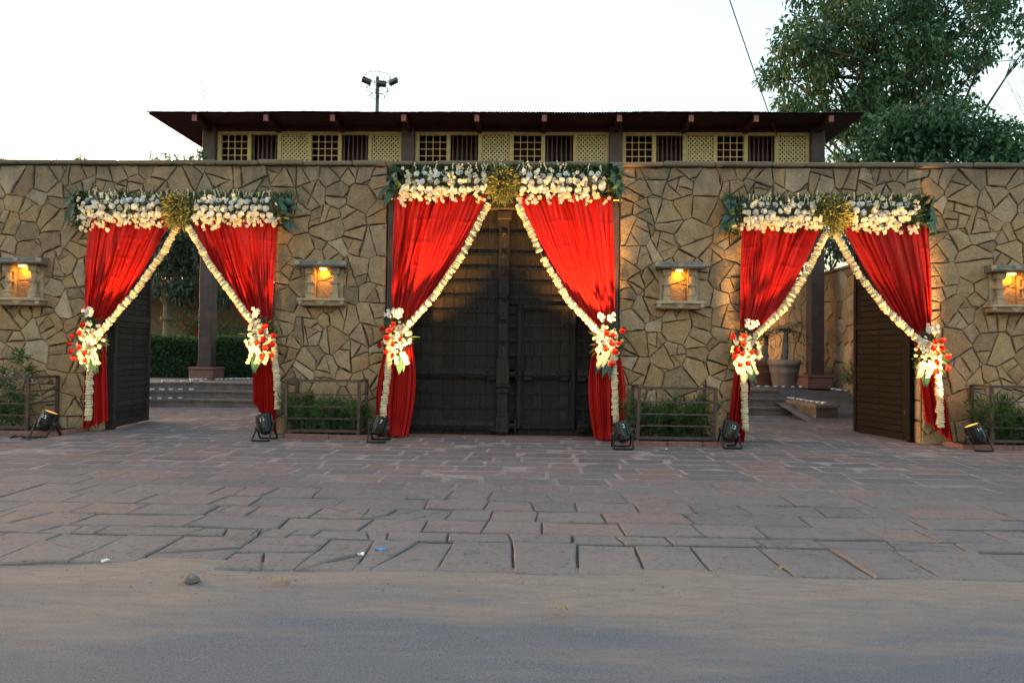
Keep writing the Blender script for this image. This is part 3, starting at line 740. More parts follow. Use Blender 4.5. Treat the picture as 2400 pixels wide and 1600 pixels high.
# ================================================================== CURTAINS
CY = -.17
def curtain(label, top, tie, tail, bulge, seed, tail_tilt=0.0, puddle=False, folds=10):
    """top: (x_outer, x_inner, y); tie: (x_outer, x_inner, y); tail: (x_outer, x_inner, y_outer, y_inner) in photo points"""
    rn = random.Random(seed); nu, nv, nt_ = 130, 110, 40
    to, ti = P(top[0], top[2], CY), P(top[1], top[2], CY); eo, ei = P(tie[0], tie[2], CY), P(tie[1], tie[2], CY)
    bo, bi = P(tail[0], tail[2], CY), P(tail[1], tail[3], CY)
    ph = [rn.uniform(0, 6.28) for _ in range(8)]; f1 = folds; f2 = folds * 2.3; f3 = folds * .45
    width_top = (ti - to).length; bx = (P(top[1] + bulge, top[2], CY) - ti).x
    def fold(u, v):
        u = u + .012 * math.sin(5.1 * v + 9 * u + ph[2]) + .006 * math.sin(13 * v + 23 * u + ph[6])
        a = math.sin(6.283 * f1 * u + ph[0] + 1.9 * math.sin(6.283 * 1.7 * u + ph[1]) + .5 * v * math.sin(ph[2]))
        a = math.copysign(abs(a) ** .75, a)
        am = .55 + .45 * math.sin(6.283 * 1.3 * u + ph[7] + 1.2 * v)
        return .62 * a * am + (.16 + .16 * (1 - am)) * math.sin(6.283 * f2 * u + ph[3] + v) + .42 * math.sin(6.283 * f3 * u + ph[4])
    V = []; F = []
    tot = nv + nt_
    for j in range(tot + 1):
        if j <= nv:
            v = j / nv
            if v < 1e-9: v = 0.0
            s = v
            o = to.lerp(eo, s) + Vector((-.02 * math.sin(math.pi * s), 0, 0)) * (1 if ti.x > to.x else -1)
            i_ = to.lerp(eo, s).lerp(ti.lerp(ei, s), 1.0) + Vector((bx * math.sin(math.pi * s) * (1 - .3 * s), 0, 0))
            amp = .105 * (1 - .40 * s) + .010 * s; yb = -.02 - .08 * math.sin(math.pi * min(1, s)) * .5
            for k in range(nu + 1):
                u = k / nu; ue = u + .010 * math.sin(6.283 * f1 * 2 * u + ph[5]) ; p = o.lerp(i_, min(1, max(0, ue)))
                env = min(1, u / .03, (1 - u) / .03) * .8 + .2
                cr = sum(math.exp(-((v - vc - .012 * math.sin(7 * u + vc * 40)) / .009) ** 2) for vc in (.19, .36, .53, .70)) * (.5 + .5 * math.sin(11 * u + ph[3]))
                V.append((p.x, p.y + yb - .007 * cr + amp * fold(u, v) * env * (.75 + .25 * math.sin(3 * u + 4 * v + ph[6])), p.z))
        else:
            v = (j - nv) / nt_; e = v ** .8
            amp = .045 + .035 * e
            for k in range(nu + 1):
                u = k / nu
                w0 = eo.lerp(ei, u); w1 = bo.lerp(bi, u)
                zz = w0.z + (w1.z - w0.z) * v; xx = w0.x + (w1.x - w0.x) * (e if not puddle else e * .9 + .1 * v)
                if puddle: xx += (u - .5) * .22 * (1 if bi.x > bo.x else -1) * math.sin(math.pi * min(1, v * 1.05))
                y_ = w0.y - .02 - .03 * v + amp * (fold(u * .75 + .1, 1) * .9)
                if puddle and v > .88: y_ -= (v - .88) * 1.3 * (.6 + .4 * math.sin(9 * u + ph[2])); zz = max(zz, .015 + .03 * abs(math.sin(14 * u + 20 * v)))
                V.append((xx, y_, max(zz, .012)))
    for j in range(tot):
        for k in range(nu):
            a = j * (nu + 1) + k; F.append((a, a + 1, a + nu + 2, a + nu + 1))
    ob = MB().add(V, F).build('curtain', MATS['curtain_red'], None, True)
    tag(ob, label, 'curtain', 'red gateway curtains'); return ob
CUR = [
 ('red curtain on the left side of the left gateway, tied to its outer post', (211, 403, 512), (204, 246, 775), (201, 256, 1004, 985), 12, 1, 0, False, 10),
 ('red curtain on the right side of the left gateway, tail ending beside a floodlight', (652, 449, 512), (636, 592, 778), (650, 596, 1018, 940), -10, 2, 0, False, 11),
 ('bright red curtain on the left side of the middle gateway, tail puddled on paving', (926, 1143, 458), (919, 962, 775), (884, 958, 1026, 1026), 14, 3, 0, True, 9),
 ('bright red curtain on the right side of the middle gateway, bouquet shadow cast on it', (1436, 1212, 458), (1440, 1395, 790), (1458, 1391, 1034, 1034), -14, 4, 0, True, 9),
 ('dull red curtain on the left side of the right gateway', (1738, 1925, 528), (1733, 1775, 795), (1702, 1741, 1042, 1038), 12, 5, 0, False, 11),
 ('glowing red curtain on the right side of the right gateway beside a niche', (2172, 1968, 528), (2179, 2140, 800), (2228, 2166, 1036, 985), -14, 6, 0, False, 9)]
for c in CUR: curtain(*c)
# ================================================================== FLOWERS
rf = random.Random(21)
def ruffle_mesh(name, m, r=.065, n=11, layers=4, depth=.045):
    mb = MB(); rr = random.Random(len(name))
    for L in range(layers):
        q = r * (1 - L * .23); z = depth * (.15 + L * .27)
        ring = []; vs_ = [Vector((0, 0, z - .02))]
        for k in range(n):
            a = 2 * math.pi * (k + .5 * (L % 2)) / n; f = 1 + rr.uniform(-.12, .12); vs_.append(Vector((q * f * math.cos(a), q * f * math.sin(a), z + rr.uniform(-.012, .014))))
        mb.add(vs_, [(0, 1 + k, 1 + (k + 1) % n) for k in range(n)])
    return mb.mesh(name, m)
def bead_mesh(name, m, r=.064, h=.042, seed=1):
    mb = MB(); rr = random.Random(seed); n = 11
    pr = [(r * .5, -h * .5), (r * .95, -h * .28), (r, 0), (r * .93, h * .3), (r * .5, h * .52)]
    vs_ = []; fs = []
    for i, (q, z) in enumerate(pr):
        for k in range(n):
            a = 2 * math.pi * k / n; f = 1 + rr.uniform(-.11, .11); vs_.append((q * f * math.cos(a), q * f * math.sin(a), z + rr.uniform(-.3, .3) * h * .3))
    for i in range(len(pr) - 1):
        for k in range(n): fs.append((i*n+k, i*n+(k+1) % n, (i+1)*n+(k+1) % n, (i+1)*n+k))
    fs += [tuple(reversed(range(n))), tuple(range((len(pr)-1)*n, len(pr)*n))]
    mb.add(vs_, fs); return mb.mesh(name, m)
def orchid_mesh(name, m, r=.045, seed=0):
    mb = MB(); rr = random.Random(seed)
    for k in range(5):
        a = 2 * math.pi * k / 5 + rr.uniform(-.2, .2); d = Vector((math.cos(a), math.sin(a), 0)); s_ = Vector((-d.y, d.x, 0)); q = r * rr.uniform(.8, 1.1)
        mb.add([Vector((0, 0, 0)), d * q * .6 + s_ * q * .42 + Vector((0, 0, .010)), d * q + Vector((0, 0, rr.uniform(-.012, .006))), d * q * .6 - s_ * q * .42 + Vector((0, 0, .010))], [(0, 3, 2), (0, 2, 1)])
    mb.lathe([(r * .2, 0), (r * .16, r * .35), (r * .05, r * .45)], 5)
    return mb.mesh(name, m)
CARN = [ruffle_mesh('carnation', MATS['flower_white']), ruffle_mesh('carnation_b', MATS['flower_blue_white'])]
ROSE = ruffle_mesh('rose', MATS['rose_red'], .050, 10, 4, .05)
ORCH = [orchid_mesh('orchid', MATS['orchid_cream'], .050, k) for k in range(3)]; ORCHW = [orchid_mesh('orchid_w', MATS['flower_white'], .050, k + 5) for k in range(2)]
BEAD = [bead_mesh('garland_blossom', MATS['garland_cream'], .060, .050, k) for k in range(3)]
FACE = Matrix.Rotation(R(90), 3, 'X')      # local z towards the street
def face_rot(dx=0, dz=0, spin=0):
    d = Vector((dx, -1, dz)).normalized(); return (d.to_track_quat('Z', 'Y') @ Matrix.Rotation(spin, 3, 'Z').to_quaternion()).to_euler()
def garland(label, pts, gap=None):
    """strung cream blossoms along photo points at the curtain's depth"""
    W = [P(x, y, yy) for x, y, yy in pts]; t = thing('flower_garland', label, 'garland', tuple(W[-1]), 'strung cream flower garlands')
    mb = MB()
    for a, b in zip(W, W[1:]): mb.tube(a, b, .012, None, 5)
    mb.build('string', MATS['dry_leaf'], t)
    seg = []; 
    for a, b in zip(W, W[1:]): seg.append(((b - a).length, a, b))
    tot = sum(s[0] for s in seg); d = 0.03
    while d < tot - .02:
        q = d
        for L, a, b in seg:
            if q <= L: break
            q -= L
        p = a.lerp(b, min(1, q / L)); dirv = (b - a).normalized(); f = d / tot
        if not (gap and gap[0] < f < gap[1]):
            tw = (dirv + Vector((rf.uniform(-.1, .1), rf.uniform(-.1, .1), rf.uniform(-.1, .1)))).normalized()
            o = inst('blossom', rf.choice(BEAD), t, p + Vector((rf.uniform(-.008, .008), rf.uniform(-.008, .008), 0)), tw.to_track_quat('Z', 'Y').to_euler(), rf.uniform(.86, 1.12))
        d += .041 * rf.uniform(.92, 1.12)
G1, G2 = CY - .14, CY - .20
garland('cream flower garland down the inner edge of the left gateway\'s left curtain', [(416, 528, G1), (385, 588, G1), (320, 680, G1), (238, 775, G2), (214, 800, G2), (211, 870, G2), (207, 988, G2)])
garland('cream flower garland down the inner edge of the left gateway\'s right curtain', [(440, 528, G1), (492, 620, G1), (560, 712, G1), (600, 765, G2), (640, 800, G2), (648, 880, G1), (652, 960, G1)])
garland('cream flower garland along the middle gateway\'s left curtain, ending by a floodlight', [(1146, 476, G1), (1085, 595, G1), (1020, 690, G1), (950, 770, G2), (915, 800, G2), (908, 880, G2), (896, 982, G2)])
garland('broken cream flower garland with a gap, along the middle gateway\'s right curtain', [(1213, 478, G1), (1270, 600, G1), (1330, 700, G1), (1400, 775, G2), (1435, 800, G2), (1440, 880, G2), (1443, 995, G2)], (.215, .238))
garland('cream flower garland down the inner edge of the right gateway\'s left curtain', [(1937, 545, G1), (1890, 640, G1), (1840, 720, G1), (1772, 785, G2), (1745, 830, G2), (1744, 900, G2), (1747, 1014, G2)])
garland('cream flower garland down the inner edge of the right gateway\'s right curtain', [(1958, 545, G1), (2010, 640, G1), (2075, 722, G1), (2140, 785, G2), (2195, 830, G2), (2200, 900, G2), (2205, 1004, G2)])
def blade(mb, base, d, n, L, w_, tint=.5, seg=4, curl=.3):
    """one broad leaf with a mid fold and a curl"""
    base = Vector(base); d = Vector(d).normalized(); s_ = d.cross(Vector(n)).normalized(); n = s_.cross(d)
    vs_ = []; fs = []
    for i in range(seg + 1):
        t = i / seg; wq = w_ * .5 * math.sin(math.pi * (.12 + .88 * t) ** .8) if i < seg else .003; c = base + d * L * t - n * curl * L * t * t
        vs_ += [c + s_ * wq + n * wq * .3, c, c - s_ * wq + n * wq * .3]
    for i in range(seg):
        a = i * 3; fs += [(a, a + 1, a + 4, a + 3), (a + 1, a + 2, a + 5, a + 4)]
    mb.add(vs_, fs, tint); return mb
def swag(label, x0, x1, xm, y0, y1, seed):
    rn = random.Random(seed); rng = np.random.default_rng(seed); Y = CY - .10
    a, b = P(x0, (y0 + y1) / 2, Y), P(x1, (y0 + y1) / 2, Y); zt, zb = P(xm, y0, Y).z, P(xm, y1, Y).z; mx_ = P(xm, y0, Y).x
    h = zt - zb; slope = (b.z - a.z) / (b.x - a.x)
    zc = lambda x, q: zb + h * q + (x - mx_) * slope
    t = thing('flower_swag', label, 'flower swag', (mx_, -.1, zb), 'flower swags over the gateways')
    MB().bbox((a.x, -.22, (zt + zb) / 2 - .12), (b.x, -.075, (zt + zb) / 2 + .12), .03).build('backing_bar', MATS['bark'], t)
    # greenery filling
    n = 2600; X = rng.uniform(a.x - .05, b.x + .05, n); q = rng.beta(1.3, 1.2, n) * 1.16 - .08; Yv = -.12 - .22 * np.sin(np.pi * np.clip(q, 0, 1)) * rng.random(n)
    Z = np.array([zc(x, k) for x, k in zip(X, q)]); C_ = np.stack([X, Yv, Z], 1)
    D_ = rdir(n, rng) * .7 + np.stack([np.zeros(n), -np.ones(n) * .6, (q - .42) * 1.7], 1); D_ /= np.linalg.norm(D_, axis=1)[:, None]
    N_ = rdir(n, rng) * .5 + np.array([0, -.7, .6]); N_ /= np.linalg.norm(N_, axis=1)[:, None]
    link(bpy.data.objects.new('greenery', leaf_mesh('greenery', C_, D_, N_, rng.uniform(.06, .15, n), rng.uniform(.015, .04, n), np.clip(rng.normal(.45, .25, n), 0, 1), MATS['greenery'])), t)['kind'] = 'stuff'
    rx0, rx1 = a.x + .26, b.x - .26; k = 0
    for row, (qz, yy) in enumerate(((.78, -.26), (.53, -.34), (.27, -.36))):
        x = rx0 + rn.uniform(0, .08)
        while x < rx1:
            if abs(x - mx_) > .30:
                inst('carnation', CARN[1] if row == 0 or rn.random() < .2 else CARN[0], t, (x, yy + rn.uniform(-.03, .03), zc(x, qz + rn.uniform(-.05, .05))), face_rot(rn.uniform(-.4, .4), (.35, .0, -.25)[row] + rn.uniform(-.25, .25), rn.uniform(0, 6)), rn.uniform(.75, 1.02))
            x += rn.uniform(.11, .16)
    cl = 0
    while cl < 285:
        x = rn.uniform(rx0 - .06, rx1 + .06)
        if abs(x - mx_) < .27: continue
        qz = rn.choice([rn.uniform(-.02, .35), rn.uniform(.1, .98), rn.uniform(-.06, .25)])
        cx_, cz_ = x, zc(x, qz)
        for j in range(rn.choice([1, 2, 3])):
            inst('orchid', rn.choice(ORCH if rn.random() < .6 else ORCHW), t, (cx_ + rn.uniform(-.05, .05), -.30 - .10 * math.sin(math.pi * min(1, max(0, qz))) + rn.uniform(-.05, .05), cz_ - j * .045), face_rot(rn.uniform(-.7, .7), rn.uniform(-.5, .5), rn.uniform(0, 6)), rn.uniform(.6, 1.0)); cl += 1
    # sprigs of buds standing above
    mb = MB()
    for _ in range(34):
        x = rn.uniform(rx0, rx1); p0 = Vector((x, -.26, zc(x, .85))); p1 = p0 + Vector((rn.uniform(-.06, .06), rn.uniform(-.06, .03), rn.uniform(.08, .19)))
        mb.tube(p0, p1, .004, .003, 4)
        for j in range(3):
            c = p0.lerp(p1, .5 + .25 * j); mb.lathe([(.004, -.015), (.014, 0), (.004, .016)], 5, Matrix.Translation(c + Vector((rn.uniform(-.02, .02), rn.uniform(-.02, .01), 0))))
    mb.build('bud_sprigs', MATS['orchid_cream'], t)['kind'] = 'stuff'
    # tuft of yellow-green blades in the middle
    n = 950; o = rdir(n, rng); o[:, 1] = -np.abs(o[:, 1]); zmid = zc(mx_, .45)
    C_ = o * np.array([.25, .16, .33]) * rng.random(n)[:, None] ** .6 + np.array([mx_, -.27, zmid]); D_ = o * np.array([.6, .8, .5]) + np.array([0, -.45, -.45]) + rdir(n, rng) * .8; D_ /= np.linalg.norm(D_, axis=1)[:, None]
    N_ = np.tile(np.array([0, -.5, .85]), (n, 1)) + rdir(n, rng) * .3; N_ /= np.linalg.norm(N_, axis=1)[:, None]
    link(bpy.data.objects.new('leaf_tuft', leaf_mesh('leaf_tuft', C_, D_, N_, rng.uniform(.07, .21, n), rng.uniform(.014, .028, n), rng.random(n), MATS['tuft_leaf'])), t)
    # folded broad leaves at both ends
    for sg, xe in ((-1, a.x), (1, b.x)):
        for kf in range(11):
            base = Vector((xe - sg * rn.uniform(.0, .20), -.20 - rn.uniform(0, .12), zc(xe, rn.uniform(.15, .95)))); mb = MB()
            if kf < 6:      # loop: leaf bent double, a hoop of leaf
                r_ = rn.uniform(.07, .10); wd = rn.uniform(.07, .11); vs_ = []; m_ = 9; ax = Vector((sg * .5, -.7, rn.uniform(-.3, .5))).normalized(); up = Vector((rn.uniform(-.3, .3), .2, 1)).normalized(); sd = ax.cross(up).normalized()
                for i in range(m_):
                    th_ = -1.9 + 3.8 * i / (m_ - 1); c = base + ax * (math.cos(th_) * r_ * 1.3) + up * (math.sin(th_) * r_); vs_ += [c - sd * wd * .5, c + sd * wd * .5]
                mb.add(vs_, [(2 * i, 2 * i + 1, 2 * i + 3, 2 * i + 2) for i in range(m_ - 1)])
            else: blade(mb, base, (sg * rn.uniform(.1, .9), -.35, -rn.uniform(.4, 1.2)), (0, -1, .3), rn.uniform(.28, .42), rn.uniform(.09, .13))
            mb.build('broad_leaf', MATS['broad_leaf'], t, True)
        fr = MB()
        for kf in range(26):
            base = Vector((xe - sg * .1, -.16, zc(xe, rn.uniform(.5, 1.0)))); blade(fr, base, (sg * rn.uniform(0, 1), -.3, rn.uniform(-.5, 1)), (0, -1, .2), rn.uniform(.12, .28), .02, rn.random(), 3)
        fr.build('fern_spray', MATS['fern'], t)
swag('white flower swag over the left gateway', 168, 676, 420, 455, 526, 1)
swag('white flower swag over the middle gateway, just under the wall top', 915, 1452, 1178, 392, 466, 2)
swag('white flower swag over the right gateway', 1706, 2174, 1953, 465, 536, 3)
def bouquet(label, cx, cy, sg, seed, up=(0,)):
    """tie-back bouquet at a photo point; sg = side on which the roses sit"""
    rn = random.Random(seed); rng = np.random.default_rng(seed); Y = CY - .20; c = P(cx, cy, Y); k = (P(cx + 100, cy, Y) - c).x / 100
    t = thing('bouquet', label, 'bouquet', tuple(c), 'tie-back bouquets')
    def at(dx, dy, dep=0): return Vector((c.x + dx * k, c.y - dep, c.z - dy * k))
    fr = MB()
    for _ in range(60):
        an = rn.uniform(0, 6.283); r_ = rn.uniform(5, 26); blade(fr, at(r_ * math.cos(an), r_ * math.sin(an) * 1.3 - 6, -.08), (math.cos(an) + sg * .25, -.5, -math.sin(an) * 1.2 + .1), (0, -1, .2), rn.uniform(.10, .26), .022, rn.random(), 3)
    fr.build('fern_spray', MATS['fern'], t)
    n = 500; o = rdir(n, rng); o[:, 1] = -np.abs(o[:, 1]) * .8; C_ = o * np.array([.2, .10, .36]) * (rng.random(n) ** .4)[:, None] + np.array(at(0, 0, -.06)); D_ = o + rdir(n, rng) * .5; D_ /= np.linalg.norm(D_, axis=1)[:, None]
    link(bpy.data.objects.new('greenery', leaf_mesh('greenery', C_, D_, -rdir(n, rng) * .5 + np.array([0, -.8, .4]), rng.uniform(.05, .12, n), rng.uniform(.015, .03, n), rng.random(n) * .8, MATS['greenery'])), t)['kind'] = 'stuff'
    for _ in range(78):
        q = rn.random(); an = rn.uniform(0, 6.283); r_ = rn.random() ** .6
        dx = r_ * math.cos(an) * 30 - sg * 8 * (q > .3); dy = r_ * math.sin(an) * 44
        inst('orchid', rn.choice(ORCHW + ORCH), t, at(dx, dy, .08 * (1 - r_) + rn.uniform(0, .05)), face_rot(rn.uniform(-.6, .6) + dx * .012, rn.uniform(-.5, .5) - dy * .008, rn.uniform(0, 6)), rn.uniform(.6, 1.0))
    # trailing sprays
    for s_ in range(5):
        dx = rn.uniform(-26, 22) * 1; dy = 40
        for j in range(5):
            inst('orchid', rn.choice(ORCH), t, at(dx - sg * j * 2.2, dy - 8 + j * 5.5, .06), face_rot(rn.uniform(-.5, .5), rn.uniform(-.5, .3), rn.uniform(0, 6)), rn.uniform(.5, .85))
    st = MB()
    for q in up:
        for j in range(9):
            inst('orchid', rn.choice(ORCHW), t, at(q + rn.uniform(-9, 9), -62 + rn.uniform(-8, 10), .06), face_rot(rn.uniform(-.5, .5), rn.uniform(-.3, .6), rn.uniform(0, 6)), rn.uniform(.7, 1.0))
        st.tube(at(q, -60, .04), at(q * .4, -10, 0), .006, None, 5)
    st.build('stem', MATS['fern'], t)
    used = []
    for j in range(9):
        for _try in range(40):
            dx = sg * rn.uniform(0, 34) if j < 7 else rn.uniform(-14, 14); dy = rn.uniform(-34, 48)
            if all(math.hypot(dx - a, dy - b) > 15 for a, b in used): break
        used.append((dx, dy))
        inst('rose', ROSE, t, at(dx, dy, .11 + rn.uniform(0, .04)), face_rot(rn.uniform(-.4, .4) + sg * .2, rn.uniform(-.3, .3), rn.uniform(0, 6)), rn.uniform(.95, 1.2))
    for j in range(3):
        mb = MB(); blade(mb, at(-sg * rn.uniform(-6, 18), 34, .02), (-sg * rn.uniform(-.15, .5), -.25, -1), (0, -1, .2), rn.uniform(.30, .40), rn.uniform(.10, .14), .5, 5, .12); mb.build('broad_leaf', MATS['broad_leaf'], t, True)
bouquet('bouquet of white orchids and red roses tied to the left gateway\'s outer curtain', 208, 795, -1, 1, (-3, 4))
bouquet('bouquet of white orchids and red roses tied to the left gateway\'s right curtain', 615, 795, 1, 2, (-16,))
bouquet('bouquet of red roses and white flowers tied to the middle gateway\'s left curtain', 928, 795, -1, 3, (-14, 6, 10))
bouquet('bouquet of white orchids and red roses tied to the middle gateway\'s right curtain', 1428, 805, 1, 4, (-18, 4))
bouquet('bouquet of red roses and cream orchids tied to the right gateway\'s left curtain', 1745, 820, -1, 5, (10, 20))
bouquet('tall bouquet of white orchids and red roses tied to the right gateway\'s right curtain', 2178, 830, 1, 6, (0, 6))
# ================================================================== WALL NICHES
def niche(label, rect, seed):
    x0, x1, z0, z1 = rect; rn = random.Random(seed); cx = (x0 + x1) / 2; cw = .135
    t = thing('wall_niche', label, 'niche', (cx, -.1, z0), 'carved stone lamp niches')
    D = .02                                                     # back of the recess (in front of the core)
    yf = -.20
    for sg in (-1, 1):
        xi = x0 if sg < 0 else x1; xo = xi + sg * cw
        a, b = min(xi, xo), max(xi, xo); c = (a + b) / 2; mb = MB(); H = z1 - z0
        def blk(q0, q1, w_, y0=yf): mb.bbox((c - cw * w_ * .5, y0 - (w_ - .8) * .06, z0 + H * q0), (c + cw * w_ * .5, yf + .11, z0 + H * q1), .006)
        blk(0, .16, 1.0); blk(.162, .20, 1.12); blk(.202, .235, .92)
        mb.lathe([(cw * .40, z0 + H * .235), (cw * .37, z0 + H * .46)], 8, Matrix.Translation((c, yf + .05, 0)), sq=True)
        blk(.46, .485, .95); blk(.487, .53, 1.12); blk(.532, .55, .9)
        mb.lathe([(cw * .37, z0 + H * .55), (cw * .35, z0 + H * .78)], 8, Matrix.Translation((c, yf + .05, 0)), sq=True)
        blk(.78, .80, .95); blk(.802, .985, 1.06)
        mb.build('colonnette', MATS['niche_stone'], t)
        MB().bbox((a - (.05 if sg < 0 else -.0), yf + .112, z0), (b + (.05 if sg > 0 else .0), .012, z1 - .005), .006).build('side_slab', MATS['niche_stone'], t)
    hw = (x1 - x0) / 2 + cw + .16
    # roof: stepped, drooping eave
    mb = MB(); pr = [(yf - .14, z1 - .005), (yf - .16, z1 + .02), (yf - .10, z1 + .06), (yf - .10, z1 + .085), (yf - .04, z1 + .12), (-.01, z1 + .135), (-.01, z1)]
    n = len(pr); vs_ = [(cx - hw * (1 if i < 3 else .95 if i < 5 else .9), y_, z_) for i, (y_, z_) in enumerate(pr)] + [(cx + hw * (1 if i < 3 else .95 if i < 5 else .9), y_, z_) for i, (y_, z_) in enumerate(pr)]
    mb.add(vs_, [(i, (i + 1) % n, n + (i + 1) % n, n + i) for i in range(n)] + [tuple(reversed(range(n))), tuple(range(n, 2 * n))])
    rf_ = mb.build('roof_slab', MATS['niche_roof'], t)
    for xx in (cx - hw * .93, cx, cx + hw * .93):
        mb = MB().lathe([(.045, 0), (.05, .02), (.03, .05), (.012, .07)], 8, Matrix.Translation((xx, yf - .10, z1 + .045)) @ Matrix.Rotation(R(60), 4, 'X')); mb.build('knob', MATS['niche_stone'], rf_)
    sl = MB().bbox((cx - hw * .95, yf - .08, z0 - .05), (cx + hw * .95, .012, z0 - .002), .01).build('sill', MATS['niche_stone'], t)
    MB().bbox((cx - hw * .90, yf - .045, z0 - .135), (cx + hw * .90, .012, z0 - .052), .01).build('sill_apron', MATS['niche_sill'], sl)
    for xx in (cx - hw * .83, cx + hw * .83):
        MB().bbox((xx - .035, yf - .07, z0 - .11), (xx + .035, yf - .046, z0 - .053), .015).build('corbel', MATS['niche_stone'], sl)
    mb = MB()
    for j, (w_, q0, q1) in enumerate(((.20, .052, .072), (.14, .072, .096), (.08, .096, .116), (.04, .116, .13))): mb.bbox((cx - w_ * .5, yf - .065 + j * .002, z0 - q1), (cx + w_ * .5, yf - .046, z0 - q0), .006)
    mb.build('apron_ornament', MATS['niche_stone'], sl)
    # rubble at the back of the recess
    k = 0
    for poly in ([(x0, z0), (x1, z0), (x1, z0 + .3), (cx - .02, z0 + .33), (x0, z0 + .31)], [(x0, z0 + .31), (cx - .02, z0 + .33), (x1, z0 + .40), (cx + .03, z1), (x0, z1)], [(x1, z0 + .40), (x1, z1), (cx + .03, z1)], [(cx - .02, z0 + .33), (x1, z0 + .3), (x1, z0 + .40)]):
        poly = inset(poly, .006)
        if len(poly) > 2:
            m2 = MB(); slab(m2, roughen(poly, .1, .006, rn), lambda u, v, h: (u, .0 - h, v), .022, -.02, .008, rn, rn.uniform(.3, .8), .05, .004); m2.build('back_stone', MATS['sandstone'], t)
    lamp = MB().bbox((cx - .055, yf + .03, z1 - .045), (cx + .055, yf + .12, z1 - .012), .01).build('lamp', MATS['lamp_glow'], t)
    l_ = bpy.data.lights.new('niche_light', 'AREA'); l_.energy = NICHE_W; l_.color = (1.0, .37, .035); l_.shape = 'RECTANGLE'; l_.size = .10; l_.size_y = .08
    lo = bpy.data.objects.new('niche_light', l_); lo.location = (cx, yf + .075, z1 - .05); link(lo, t)
    lo.rotation_euler = (R(28), 0, 0)
NICHE_W = 0.36
niche('lit stone niche left of the left gateway, cut by the photo edge', NICHE[0], 1)
niche('lit stone niche between the left and middle gateways', NICHE[1], 2)
niche('lit stone niche between the middle and right gateways', NICHE[2], 3)
niche('lit stone niche right of the right gateway, cut by the photo edge', NICHE[3], 4)
# ================================================================== FLOODLIGHT CANS
PAR_W = 135.0
def par_can(label, px, py_base, aim, number, power=1.0, yaw=0.0, cone=46):
    b = PZ(px, py_base, 0); t = thing('floodlight_can', label, 'floodlight', (b.x, b.y, 0), 'black floodlight cans on the paving')
    aim = Vector(aim); c = Vector((b.x, b.y, .27)); d = (aim - c).normalized()
    if d.z < .80: d = Vector((d.x, d.y, 0)).normalized() * .6 + Vector((0, 0, .8))
    q = d.to_track_quat('Z', 'Y').to_matrix().to_4x4(); M = Matrix.Translation(c) @ q
    r = .125
    mb = MB().lathe([(r * .55, -.16), (r * .80, -.13), (r * .98, -.03), (r, .10), (r * 1.04, .15), (r * 1.04, .165), (r * .92, .165), (r * .90, .14)], 14, M); body = mb.build('housing', MATS['par_black'], t)
    for k in range(8):
        a = k * math.pi / 4; MB().bbox((r * .93, -.016, -.08), (r * 1.10, .016, .13), .005, M @ Matrix.Rotation(a, 4, 'Z')).build('cooling_fin', MATS['par_trim' if k % 2 else 'par_black'], t)
    lens = MB().lathe([(r * .88, .138), (r * .86, .160), (r * .6, .170), (r * .2, .173)], 14, M).build('lens', MATS['par_lens'], t)
    # two-part yoke used as floor stand
    sd = d.cross(Vector((0, 1, 0))).normalized()
    if sd.length < .5: sd = Vector((1, 0, 0))
    for s0, yy in ((1, .16), (1, -.20)):
        mb = MB()
        for s_ in (-1, 1):
            k0 = c + sd * s_ * (r + .025); k1 = Vector((b.x + sd.x * s_ * (r + .03), b.y + yy, .03))
            mb.tube(k0, k1, .017, .015, 6)
        mb.tube(Vector((b.x - sd.x * (r + .03), b.y + yy, .028)), Vector((b.x + sd.x * (r + .03), b.y + yy, .028)), .017, None, 6)
        mb.build('yoke', MATS['par_black'], t)
    for s_ in (-1, 1):
        MB().tube(c + sd * s_ * (r + .0), c + sd * s_ * (r + .055), .035, .03, 8).build('knob', MATS['par_trim'], t)
    st = M @ Matrix.Rotation(math.atan2(-1, .35) if True else 0, 4, 'Z')
    vis = (M.inverted() @ Vector((b.x + .25, b.y - 3, .5))); an = math.atan2(vis.y, vis.x); K = M @ Matrix.Rotation(an, 4, 'Z') @ Matrix.Translation((r * 1.06, 0, .07)) @ Matrix.Rotation(R(90), 4, 'Y') @ Matrix.Rotation(R(90), 4, 'Z')
    fc = bpy.data.curves.new('number_mark', 'FONT'); fc.body = number; fc.size = .085; fc.extrude = .001; fc.align_x = 'CENTER'; fc.align_y = 'CENTER'; fc.materials.append(MATS['sticker'])
    tmp = bpy.data.objects.new('tmp', fc); COL.objects.link(tmp); me = bpy.data.meshes.new_from_object(tmp.evaluated_get(bpy.context.evaluated_depsgraph_get())); bpy.data.objects.remove(tmp)
    me.name = 'number_mark'; me.transform(K); fo = bpy.data.objects.new('number_mark', me); link(fo, t)
    l_ = bpy.data.lights.new('flood_beam', 'SPOT'); l_.energy = PAR_W * power; l_.color = (1.0, .52, .15); l_.spot_size = R(cone); l_.spot_blend = 1.0; l_.shadow_soft_size = .07
    lo = bpy.data.objects.new('flood_beam', l_); lo.location = c + d * .19; lo.rotation_euler = (aim - lo.location).to_track_quat('-Z', 'Y').to_euler(); link(lo, t)
    return t
can1 = par_can('black floodlight can with loose cable at the far left, by the railing', 108, 1024, P(340, 560, CY), '15', 1.2)
par_can('black floodlight can below the left gateway\'s right curtain', 621, 1033, P(530, 550, CY), '15', 1.0)
par_can('black floodlight can in front of the middle gateway\'s left curtain tail', 888, 1036, P(1045, 560, CY), '17', 2.2)
par_can('black floodlight can in front of the middle gateway\'s right curtain tail', 1458, 1052, P(1335, 560, CY), '12', 2.2)
par_can('black floodlight can in front of the right gateway\'s left curtain', 1709, 1050, P(1830, 570, CY), '12', 1.1)
